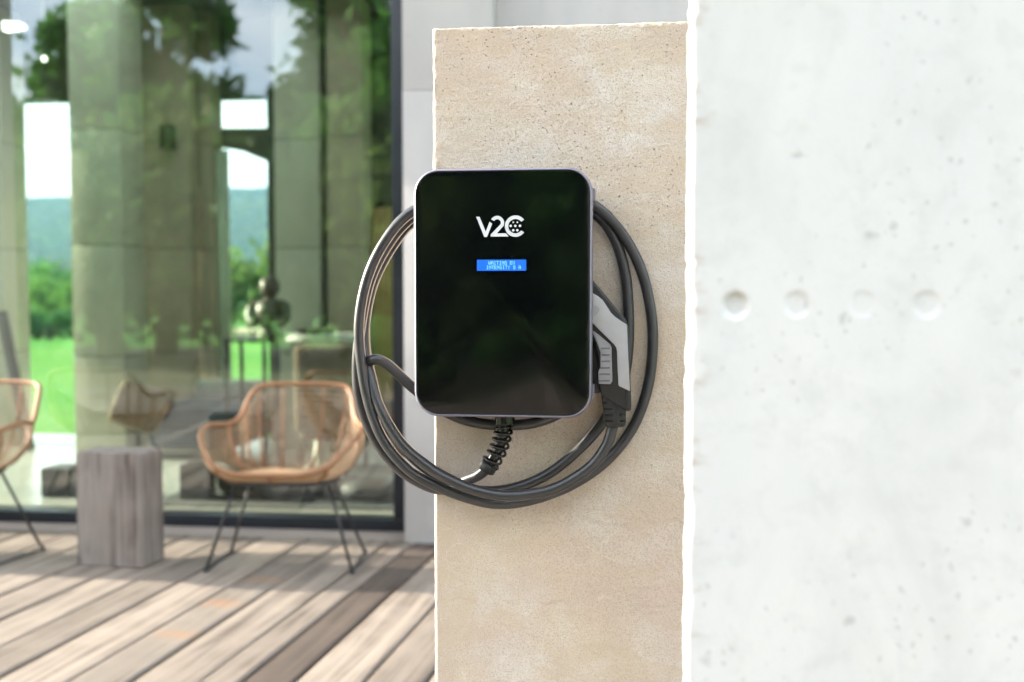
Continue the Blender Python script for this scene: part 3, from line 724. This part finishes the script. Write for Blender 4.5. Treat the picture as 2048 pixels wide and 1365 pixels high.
for y, xl in ((697, 1203), (710, 1203.5), (723, 1203), (736, 1200), (749, 1198), (762, 1197.5)):
    a = at(xl, y, plug_y - .024); b = at(1219.5, y, plug_y - .024)
    obj('grip_rib', tube_me('grip_rib', [a, a.lerp(b, .5), b], [.0009, .0011, .0009], 6), M['rib_dark'], plug, world=True)
# mark on the cover: rounded diamond with dots
mk = [at(x, y, plug_y - .0247) for x, y in ((1187, 611), (1198, 618), (1197, 622), (1190, 631), (1187, 630))]
obj('mark', tube_me('mark', mk, .00035, 5), M['grip'], plug, world=True)
for x, y in ((1188.5, 617), (1191.5, 619), (1188.5, 622), (1191, 624), (1188.5, 626)):
    p = at(x, y, plug_y - .0246)
    obj('mark_dot', mesh('mark_dot', [(p.x + .0006*math.cos(k*PI/3), p.y - .0002, p.z + .0006*math.sin(k*PI/3)) for k in range(6)], [(0, 1, 2, 3, 4, 5)]), M['grip'], plug, world=True)
boot = [(1203, 788), (1258, 822), (1252, 822), (1252, 846), (1247, 853), (1214, 853), (1209, 847), (1206, 815)]
boot = [(1202, 786), (1225, 786), (1252, 805), (1252, 846), (1247, 853), (1214, 853), (1209, 847), (1206, 815)]
bt = obj('boot', prism(pp(boot), plug_y - .0150, plug_y + .0150, .004, 3), M['black'], cable, world=True)
for xa, xb, y in ((1206, 1218, 806), (1208, 1232, 819), (1210, 1231.5, 831), (1239, 1250, 831), (1210, 1232, 843), (1240, 1250, 843)):
    a = at(xa, y, plug_y - .0150); b = at(xb, y, plug_y - .0150)
    obj('slot', bbox('slot', a.x, b.x, plug_y - .0156, plug_y - .0140, a.z - .0017, a.z + .0017, .0005), M['black_gloss'], bt, world=True)

# ================================================================== TERRACE FURNITURE
def make_chair():
    root = thing('rattan_chair', '', 'chair', group='rattan chairs on the deck')
    half = [(0, -.285, .425), (.13, -.283, .428), (.222, -.265, .455), (.295, -.205, .525), (.332, -.11, .575), (.328, .0, .588), (.285, .125, .578), (.252, .185, .612), (.230, .235, .685), (.198, .272, .725), (.13, .29, .736)]
    rim_c = half + [(0, .295, .738)] + [(-x, y, z) for x, y, z in reversed(half[1:])]
    rim = spline(rim_c, 6, True); n = len(rim)
    def surf(i, t):
        r_ = rim[int(i) % n]; b = Vector((r_.x * .66, r_.y * .56 - .03, .382)); c = Vector((r_.x * 1.02, r_.y * 1.0, .384 + .30 * max(r_.z - .40, 0)))
        if r_.y > .15: c = Vector((r_.x * .94, r_.y * .80, .39))
        return (b * (1-t)**2 + c * 2*t*(1-t) + r_ * t*t)
    obj('rim', tube_me('rim', rim, .0105, 8, True), M['rattan'], root)
    mb = MB()
    for k in range(21):
        t = .04 + .93 * (k / 20) ** .8
        mb.add(*tube([surf(i, t) + Vector((0, 0, .0015 * math.sin(i * 1.7 + k * 3.1))) for i in range(0, n, 2)], .0020, 5, True, False))
    w = obj('weave', mb.me('weave', True), M['rattan_pale'], root); w['kind'] = 'stuff'
    ribs = [0, 12, 24, 36, 45, 54, 62, 70, 78, 87, 96, 108, 120]
    for i in ribs:
        if i >= n: continue
        P = [surf(i, t / 12) for t in range(13)]
        V, Fc = tube(P, .0042, 6, False, True)
        mb = MB().add(V, Fc)
        for q in range(0, 25):      # the braid: small turns round the rib
            u = q / 25 * 12; j = min(int(u), 11); c = P[j].lerp(P[j+1], u - j); dd = (P[j+1] - P[j]).normalized(); o1 = dd.orthogonal().normalized(); o2 = dd.cross(o1)
            mb.add(*tube([c + (o1*math.cos(a) + o2*math.sin(a)) * .0065 + dd * .002*math.sin(a) for a in (0, 1.05, 2.1, 3.14, 4.2, 5.25)], .0024, 4, True, False))
        obj('rib', mb.me('rib', True), M['rattan'], root)
    mb = MB(); bl = [surf(i, 0.02) for i in range(n)]
    y = min(p.y for p in bl) + .006
    while y < max(p.y for p in bl):
        xs_ = []
        for i in range(n):
            p, q = bl[i], bl[(i+1) % n]
            if (p.y - y) * (q.y - y) < 0: xs_.append(p.x + (q.x - p.x) * (y - p.y) / (q.y - p.y))
        if len(xs_) == 2:
            a, b = min(xs_), max(xs_)
            mb.add(*tube([(a, y, .382), (a*.5 + b*.5, y, .374), (b, y, .382)], .0033, 5, False, True))
        y += .0085
    obj('seat', mb.me('seat', True), M['rattan_pale'], root)
    obj('seat_frame', tube_me('seat_frame', [p + Vector((0, 0, -.012)) for p in bl], .008, 6, True), M['black_metal'], root)
    for s in (-1, 1):
        F_, B_ = Vector((s*.303, -.16, .007)), Vector((s*.297, .155, .007))
        tf, tb = Vector((s*.19, -.09, .368)), Vector((s*.17, .06, .368))
        obj('leg', tube_me('leg', [F_, tf], .0065, 8), M['black_metal'], root)
        obj('leg', tube_me('leg', [B_, tb], .0065, 8), M['black_metal'], root)
        obj('floor_bar', tube_me('floor_bar', [F_, B_], .0062, 8), M['black_metal'], root)
        for q in (F_, B_): obj('foot', tube_me('foot', [q + Vector((0, 0, -.007)), q + Vector((0, 0, .014))], .0105, 8), M['black'], root)
    obj('cross_bar', tube_me('cross_bar', [(-.19, -.02, .369), (.19, -.02, .369)], .0065, 8), M['black_metal'], root)
    return root
ch2 = make_chair(); ch2.location = (-1.385, 4.075, 0); ch2.rotation_euler = (0, 0, R(4))
ch2['label'] = 'rattan tub chair on thin black legs, standing whole beside the charger'
ch1 = copy_tree(ch2); ch1.location = (-2.865, 4.05, 0); ch1.rotation_euler = (0, 0, R(-9))
ch1['label'] = 'rattan tub chair cut off by the left edge of the picture'

# wooden stump side table: squared trunk with drying checks
def stump():
    V = []; Fc = []; nr, nz2 = 96, 26; W, Dp, Ht = .302, .175, .478
    base = rr(W, Dp, .016, 23)
    checks = [(rng.random(), rng.uniform(.004, .011), rng.uniform(.006, .014)) for _ in range(22)]
    nr = len(base)
    for j in range(nz2 + 1):
        z = Ht * j / nz2
        for k, (x, y) in enumerate(base):
            u = k / nr; d = .0025 * math.sin(u * 40 + z * 3) + .002 * mn.noise(Vector((u * 60, z * 4, 1)))
            for cu, cw, cd in checks:
                du = abs((u - cu - .012 * math.sin(z * 9 + cu * 50) + .5) % 1 - .5)
                if du < cw: d -= cd * (1 - du / cw)
            taper = 1.0 + .02 * (1 - z / Ht); r_ = math.hypot(x, y)
            ed = -.006 if j == nz2 else 0
            V.append((x * taper * (1 + (d + ed) / r_), y * taper * (1 + (d + ed) / r_), z))
    for j in range(nz2):
        for k in range(nr): Fc.append((j*nr+k, j*nr+(k+1) % nr, (j+1)*nr+(k+1) % nr, (j+1)*nr+k))
    Fc.append(tuple(nz2*nr + k for k in range(nr))); Fc.append(tuple(range(nr-1, -1, -1)))
    me = mesh('wood_stump', V, Fc); return fixn(me, True, 40)
st = obj('wood_stump', stump(), M['stump'], None, (-2.105, 4.020, 0.001)); st.rotation_euler = (0, 0, R(-4))
tag(st, 'squared grey wood stump between the two rattan chairs', 'stump')

# ================================================================== INSIDE THE HOUSE (seen through the glass)
def place(name, label, cat, px, py, Y, grp=None):
    p = at(px, py, Y); return thing(name, label, cat, (p.x, Y, .02), grp)
# sofa
sf = thing('sofa', 'low navy sofa with pale top behind the glass', 'sofa', (at(385, 800, 6.6).x, 6.6, .02))
w2 = .30 * 1.0
x0, x1 = at(296, 800, 6.4).x - sf.location.x, at(470, 800, 6.4).x - sf.location.x
zb, zt = at(380, 858, 6.4).z, at(380, 778, 6.4).z
obj('base', bbox('base', x0, x1, -.2, .55, .09, zb - .02, .02), M['navy'], sf)
obj('seat_cushion', bbox('seat_cushion', x0 + .01, x1 - .01, -.22, .40, zb - .018, zb + .13, .04, 4), M['navy'], sf)
obj('backrest', bbox('backrest', x0, x1, .42, .62, zb - .018, zt - .02, .06, 4), M['pale_cloth'], sf)
for q in ((x0 + .04, -.15), (x1 - .04, -.15), (x0 + .04, .5), (x1 - .04, .5)):
    obj('leg', bbox('leg', q[0] - .015, q[0] + .015, q[1] - .015, q[1] + .015, 0, .089, .003), M['black_metal'], sf)
cu = bevelled(MB().box(-.17, .17, -.07, .07, -.15, .15).me('cushion'), .065, 4)
cuo = obj('cushion', cu, M['brown_cloth'], None, at(280, 815, 6.30)); cuo.rotation_euler = (R(-14), R(20), R(12))
tag(cuo, 'taupe cushion leaning at the left end of the navy sofa', 'cushion')
# thin-legged console with an ornament
cY = 6.0; pc = at(505, 676, cY)
co = thing('console_table', 'narrow dark console table on thin legs behind the glass', 'table', (pc.x, cY, .02))
cxa, cxb = at(464, 676, cY).x - pc.x, at(546, 676, cY).x - pc.x; ct = pc.z - .02
obj('table_top', bbox('table_top', cxa, cxb, -.14, .14, ct - .025, ct, .004), M['black_metal'], co)
for x_ in (cxa + .012, cxb - .012):
    for y_ in (-.125, .125): obj('leg', bbox('leg', x_ - .011, x_ + .011, y_ - .011, y_ + .011, 0, ct - .0255, .002), M['black_metal'], co)
or_ = thing('ornament', 'dark lumpy sculpted figure on the console table', 'ornament', (at(540, 600, cY).x, cY, pc.z + .001))
def sc_(dpx): return dpx * cY / FPX * 1.04
obj('plinth', mesh('plinth', *lathe([(.085, 0), (.085, .03), (.05, .045), (.055, .06)], 20), smooth=True), M['dark_wood'], or_)
obj('torso', fixn(mesh('torso', *lathe([(.05, .058), (.08, .10), (.095, .16), (.085, .215), (.04, .245), (.03, .26)], 20)), True, 60), M['dark_wood'], or_)
hd = fixn(mesh('head', *lathe([(.025, .255), (.052, .275), (.064, .31), (.058, .35), (.035, .378), (.01, .386)], 18)), True, 60); obj('head', hd, M['dark_wood'], or_)
for s in (-1, 1): obj('arm', tube_me('arm', spline([(s*.06, 0, .205), (s*.105, -.02, .19), (s*.112, -.04, .13), (s*.075, -.07, .09)], 5), .034, 8), M['dark_wood'], or_)
# round table with pale top and a tray; a brown box chair behind
tY = 6.1; pt = at(640, 668, tY)
rt = thing('round_table', 'round table with pale top and pedestal behind the glass', 'table', (pt.x, tY, .02)); tz = pt.z - .02
tr_ = (at(712, 668, tY).x - at(560, 668, tY).x) / 2
obj('table_top', fixn(mesh('table_top', *lathe([(tr_ - .02, tz - .05), (tr_, tz - .035), (tr_, tz - .004), (tr_ - .004, tz)], 40)), True, 40), M['white_lac'], rt)
obj('pedestal', fixn(mesh('pedestal', *lathe([(.16, 0), (.16, .015), (.05, .05), (.035, .3), (.05, tz - .09), (.12, tz - .051)], 28)), True, 40), M['white_lac'], rt)
tb = obj('tray', fixn(mesh('tray', *lathe([(.05, 0), (.10, .004), (.13, .03), (.125, .03), (.095, .012), (.01, .010)], 28)), True, 40), M['dark_wood'], None, (at(632, 655, tY - .05).x, tY - .05, pt.z + .001))
tag(tb, 'shallow dark bowl on the round pale table', 'bowl')
ar = thing('armchair', 'boxy brown armchair tucked in by the round table', 'armchair', (at(648, 720, 5.75).x, 5.75, .02))
aw = (at(706, 700, 5.75).x - at(590, 700, 5.75).x) / 2; az = at(650, 690, 5.75).z - .02
obj('backrest', bbox('backrest', -aw, aw, -.06, .06, .30, az, .05, 4), M['brown_cloth'], ar)
obj('seat', bbox('seat', -aw, aw, .061, .50, .24, .40, .04, 4), M['brown_cloth'], ar)
for s in (-1, 1):
    for y_ in (-.03, .45): obj('leg', bbox('leg', s*(aw-.04) - .015, s*(aw-.04) + .015, y_ - .015, y_ + .015, 0, .26, .003), M['black_metal'], ar)
# curtains
def curtain(name, label, xa, xb, ya, yb, Y, mat, folds):
    a, b = at(xa, yb, Y), at(xb, ya, Y); V = []; Fc = []; n = folds * 8
    for k in range(n + 1):
        x = a.x + (b.x - a.x) * k / n; dyy = .022 * math.sin(k / 8 * 2 * PI) + .006 * math.sin(k * .9)
        V += [(x - a.x, dyy, a.z), (x - a.x, dyy * .8, (a.z + b.z) / 2), (x - a.x, dyy * .6, b.z)]
    for k in range(n):
        for q in (0, 1): Fc.append((k*3+q, (k+1)*3+q, (k+1)*3+q+1, k*3+q+1))
    o = obj(name, mesh(name, V, Fc, True), mat, None, (a.x, Y, 0)); so = o.modifiers.new('solid', 'SOLIDIFY'); so.thickness = .003
    return tag(o, label, 'curtain')
curtain('curtain', 'sheer pale green curtain hanging in the far opening', 425, 457, 300, 800, 7.28, M['sheer'], 3)
curtain('curtain', 'ochre curtain hanging by the black window jamb', 733, 800, 415, 800, 7.2, M['ochre'], 6)
# things on the floor
pf = obj('speaker_box', bbox('speaker_box', -.075, .075, -.07, .07, 0, .20, .012, 3), M['black_gloss'], None, (at(396, 1000, 5.2).x, 5.2, .021)); tag(pf, 'small black box on the floor right of the stump, behind glass', 'box')
pf2 = obj('floor_box', bbox('floor_box', -.10, .06, -.09, .09, 0, .16, .012, 3), M['black_metal'], None, (at(133, 1000, 5.25).x, 5.25, .021)); tag(pf2, 'low charcoal box on the floor left of the stump, behind glass', 'box')
bs = obj('basket', fixn(mesh('basket', *lathe([(.07, 0), (.115, .06), (.125, .13), (.10, .19), (.09, .195), (.085, .15)], 24)), True, 50), M['black_metal'], None, (at(480, 1000, 5.3).x, 5.3, .021)); tag(bs, 'round black basket on the floor under the rattan chair, behind glass', 'basket')
# switch box on a fin, globe lamps
sw = at(338, 276, 6.97)
swo = obj('wall_speaker', bbox('wall_speaker', -.045, .045, -.06, .03, -.085, .085, .006), M['black_gloss'], None, sw); tag(swo, 'small dark loudspeaker fixed high on an indoor concrete fin', 'speaker')
def lampx(px, py, Y, rad, label):
    p = at(px, py, Y); l = thing('pendant_lamp', label, 'lamp', p)
    obj('globe', fixn(mesh('globe', *lathe([(rad * math.sin(a), -rad * math.cos(a)) for a in [.08 + k * (PI - .16) / 12 for k in range(13)]], 20)), True, 80), M['globe'], l)
    obj('cord', tube_me('cord', [(0, 0, rad), (0, 0, 3.24 - p.z)], .004, 6), M['black_metal'], l)
lampx(88, 118, 6.2, .017, 'small round lit globe lamp high behind the glass at left')
lp = at(28, 53, 6.0)
l2 = thing('ceiling_spot', 'bright wedge-shaped lit lamp at the top left behind the glass', 'lamp', lp)
obj('shade', prism([(-.06, -.03), (.07, -.012), (.06, .012), (-.06, .028)], -.03, .03, .006), M['globe'], l2)
obj('cord', tube_me('cord', [(0, 0, .02), (0, 0, 3.24 - lp.z)], .004, 6), M['black_metal'], l2)
# leaning board in the far opening
lbp = at(32, 700, 6.7); lb = obj('leaning_board', bbox('leaning_board', -.035, .035, -.02, .02, 0, 1.02, .004), M['dark_wood'], None, (at(60, 900, 6.7).x, 6.7, .021)); lb.rotation_euler = (0, R(-11), 0)
tag(lb, 'dark narrow board leaning behind the left rattan chair', 'board')

# ================================================================== VEGETATION
def crown_mesh(name, ctrs, n, size, seed, flatz=0.7, spread=1.0):
    r_ = np.random.RandomState(seed); ctrs = np.array(ctrs, float)
    w = ctrs[:, 3] ** 2; idx = r_.choice(len(ctrs), n, p=w / w.sum())
    d = r_.normal(size=(n, 3)); d /= np.linalg.norm(d, axis=1)[:, None]
    rad = ctrs[idx, 3] * np.abs(r_.normal(0.62, 0.36, n)) * spread
    p = ctrs[idx, :3] + d * rad[:, None] * np.array([1, 1, flatz])
    a = r_.normal(size=(n, 3)); a /= np.linalg.norm(a, axis=1)[:, None]
    b = np.cross(a, r_.normal(size=(n, 3))); b /= np.linalg.norm(b, axis=1)[:, None]
    s = size * (0.6 + 0.8 * r_.rand(n))[:, None]
    V = np.stack([p - a*s, p + b*s*.42, p + a*s, p - b*s*.42], 1).reshape(-1, 3)
    Fc = np.arange(4 * n).reshape(-1, 4)
    me = bpy.data.meshes.new(name); me.from_pydata(V.tolist(), [], Fc.tolist()); me.update(); return me
def tree(x, y, h, cr, seed, label, mat, z=-.2, lean=0.0, n=9000, size=.16):
    r_ = random.Random(seed); root = thing('pine_tree', label, 'tree', (x, y, z), 'trees around the terrace')
    top = Vector((lean * h, 0, h * .86)); trunk = spline([(0, 0, 0), (lean*h*.2 + r_.uniform(-.1, .1), r_.uniform(-.1, .1), h*.3), (lean*h*.6, r_.uniform(-.15, .15), h*.6), top], 5)
    nT = len(trunk); obj('trunk', tube_me('trunk', trunk, [.032*h*(1 - .8*i/(nT-1)) + .02 for i in range(nT)], 9), M['bark'], root)
    ctrs = []
    for k in range(19):
        a = r_.uniform(0, 2*PI); zz = h * (.26 + .70 * (k + r_.random()) / 19); rr_ = cr * r_.uniform(.30, 1.05) * (1 - .62 * max(zz/h - .35, 0) / .65)
        c = Vector((lean*zz + rr_*math.cos(a), rr_*math.sin(a), zz)); ctrs.append((c.x, c.y, c.z, cr * r_.uniform(.28, .52) * (1 - .35 * max(zz/h - .5, 0) / .5)))
        s0 = trunk[min(nT-1, int(nT * max(.2, zz/h - .18)))]
        obj('limb', tube_me('limb', spline([s0, s0.lerp(c, .5) + Vector((0, 0, .1)), c], 4), [.010*h, .009*h, .008*h, .007*h, .006*h, .005*h, .004*h, .003*h, .002*h], 6), M['bark'], root)
    ctrs.append((top.x, top.y, h * .93, cr * .4))
    obj('crown', crown_mesh('crown', ctrs, n, size, seed), mat, root)
    return root
TREES = [(-10.9, -11.2, 7.6, 1.9, 'leaf', 0, 'pine mirrored just right of the glass corner, left of the tallest one'),
         (-5.6, -11.6, 7.4, 1.9, 'leaf_dark', 0, 'dark pine mirrored behind the dense tall one by the window jamb'),
         (-9.1, -10.0, 8.2, 2.0, 'leaf', 0, 'tall broad pine behind the camera, mirrored left of centre in the glass'),
         (-7.0, -12.0, 5.9, 1.8, 'leaf_dark', .03, 'shorter dark pine mirrored between the two tall ones'),
         (-4.3, -9.6, 8.4, 2.0, 'leaf', -.05, 'dense tall pine mirrored near the black window jamb'),
         (-12.4, -10.6, 5.2, 1.8, 'leaf_dark', 0, 'low dark pine mirrored in the left corner of the glass'),
         (-15.8, -12.0, 4.6, 1.9, 'leaf', 0, 'pine farthest left behind the camera'),
         (-2.2, -10.6, 7.8, 2.5, 'leaf_dark', .04, 'dark pine behind the camera, mirrored at the left of the charger glass'),
         (0.3, -9.0, 7.0, 2.3, 'leaf', 0, 'pine straight behind the camera, mirrored in the charger glass'),
         (3.2, -11.0, 7.6, 2.5, 'leaf_dark', 0, 'dark pine behind the camera to the right'),
         (6.6, -10.0, 6.8, 2.5, 'leaf', 0, 'rightmost pine behind the camera')]
for i, (x, y, h, cr, mt, ln_, lab) in enumerate(TREES): tree(x, y, h, cr, 20 + i, lab, M[mt], lean=ln_, n=14000, size=.19)
def shrub(x, y, z, r_, h, seed, label, mat, n=2600, size=.10, grp='shrubs beyond the house'):
    root = thing('shrub', label, 'shrub', (x, y, z), grp); q = random.Random(seed); ct = []
    for k in range(9): ct.append((q.uniform(-r_, r_) * .7, q.uniform(-r_, r_) * .5, h * q.uniform(.3, .8), h * q.uniform(.18, .32)))
    for k in range(5): obj('stem', tube_me('stem', [(0, 0, 0), (ct[k][0]*.5, ct[k][1]*.5, ct[k][2]*.6), ct[k][:3]], [.05, .035, .02], 6), M['bark'], root)
    obj('crown', crown_mesh('crown', ct, n, size, seed, .9), mat, root)
sp = [(118, 66.0, 3.0, 3.6, 'bright green shrub at the far edge of the dry field, seen left through the house', 'leaf_bright'), (62, 74.0, 3.4, 4.4, 'bright rounded shrub left of the nearest one beyond the dry field', 'leaf_bright'),
      (15, 68.0, 2.6, 3.2, 'small bright shrub at the left edge beyond the dry field', 'leaf_bright'), (95, 96.0, 5.0, 6.5, 'large dull green shrub behind the bright ones', 'leaf'),
      (30, 100.0, 5.0, 6.2, 'large shrub farthest left beyond the dry field', 'leaf_dark'), (150, 92.0, 4.0, 5.2, 'wide dark shrub partly hidden by the indoor fin', 'leaf_dark'),
      (520, 44.0, 3.2, 4.6, 'tall shrub beyond the house between the two middle fins', 'leaf_thicket'), (468, 50.0, 2.6, 4.2, 'shrub beyond the house by the sheer curtain', 'leaf_thicket')]
for i in range(7): sp.append((-10 + i * 27, 40.0 + (i % 2) * 1.2, .75, 1.15 + .2 * (i % 3), 'low dark bush %s in the row before the dry field' % ('first from the left', 'second from the left', 'third from the left', 'in the middle', 'third from the right', 'second from the right', 'last on the right')[i], 'leaf_dark'))
for i, (px, Y, r_, h, lab, mt) in enumerate(sp):
    shrub(at(px, 600, Y).x, Y, -.2 - .02 * max(0, min(Y - 9, 60)), r_, h, 40 + i, lab, M[mt], 2600 if h > 2 else 1200, .055 * h)

ORD = ('first', 'second', 'third', 'fourth', 'fifth', 'sixth', 'seventh', 'eighth', 'ninth', 'tenth', 'eleventh')
for i in range(11):
    x = -15.5 + i * 2.05
    shrub(x, -7.9 - (i % 3) * .8, -.2, 1.8, 4.6 + .5 * (i % 2), 70 + i, 'leafy thicket shrub, %s of eleven from the left behind the camera' % ORD[i], M['leaf_dark' if i % 2 else 'leaf_thicket'], 7000, .15, 'thicket behind the camera')
structure(obj('yard_earth', mesh('yard_earth', [(-22, -14, -.150), (14, -14, -.150), (14, -2.95, -.150), (-22, -2.95, -.150)], [(0, 1, 2, 3)]), M['yard']))

# air: closed box round everything on the ground
hz = obj('haze', MB().box(-2600, 2600, -900, 1450, -60, 175).me('haze')); hz['kind'] = 'stuff'; hz['label'] = 'thin pale blue haze over the far hills'; hz['category'] = 'haze'
hm = bpy.data.materials.new('haze_air'); hm.use_nodes = True; ht = hm.node_tree
for q in list(ht.nodes): ht.nodes.remove(q)
ho = ht.nodes.new('ShaderNodeOutputMaterial'); hv = ht.nodes.new('ShaderNodeVolumePrincipled'); hv.inputs['Color'].default_value = (0.36, 0.60, 1.0, 1); hv.inputs['Density'].default_value = 0.00034; hv.inputs['Anisotropy'].default_value = 0.1
ht.links.new(hv.outputs[0], ho.inputs['Volume']); hz.data.materials.append(hm)

for i, (x, y, h) in enumerate(((-3.1, -5.2, 1.0), (-1.9, -6.4, 1.7), (-1.2, -4.6, .7), (-.3, -5.6, 1.3), (.6, -6.2, 1.5), (-2.4, -4.0, .55))):
    shrub(x, y, -.15, .5 + .2 * h, h, 120 + i, 'low bush, %s of six from the deck edge behind the camera' % ('fourth', 'last', 'second', 'third', 'fifth', 'first')[i], M['leaf_thicket' if i % 2 else 'leaf'], 1800, .08, 'low bushes behind the camera')
rg = obj('floor_shade', bbox('floor_shade', at(300, 1000, 5.0).x, -.3, 5.0, 6.35, .0212, .032, .003), M['floor_shade']); tag(rg, 'flat charcoal sheet standing in for shade on the pale floor behind the glass', 'floor_shade')  # thin dark sheet painting the shaded part of the floor

for px_, w_, h_, lab in ((560, .15, .13, 'flattened black floor cushion nearest the left chair leg, behind the glass'), (650, .12, .17, 'tall black floor cushion in the middle under the rattan chair, behind the glass'), (735, .17, .12, 'wide black floor cushion by the window jamb, behind the glass')):
    fc_ = obj('floor_cushion', fixn(mesh('floor_cushion', *lathe([(w_ * .55, 0), (w_ * .92, h_ * .12), (w_, h_ * .42), (w_ * .9, h_ * .75), (w_ * .5, h_ * .97), (.01, h_)], 24)), True, 70), M['floor_cush'], None, (at(px_, 1000, 5.3).x, 5.3, .0325))
    tag(fc_, lab, 'cushion', 'floor cushions behind the glass')
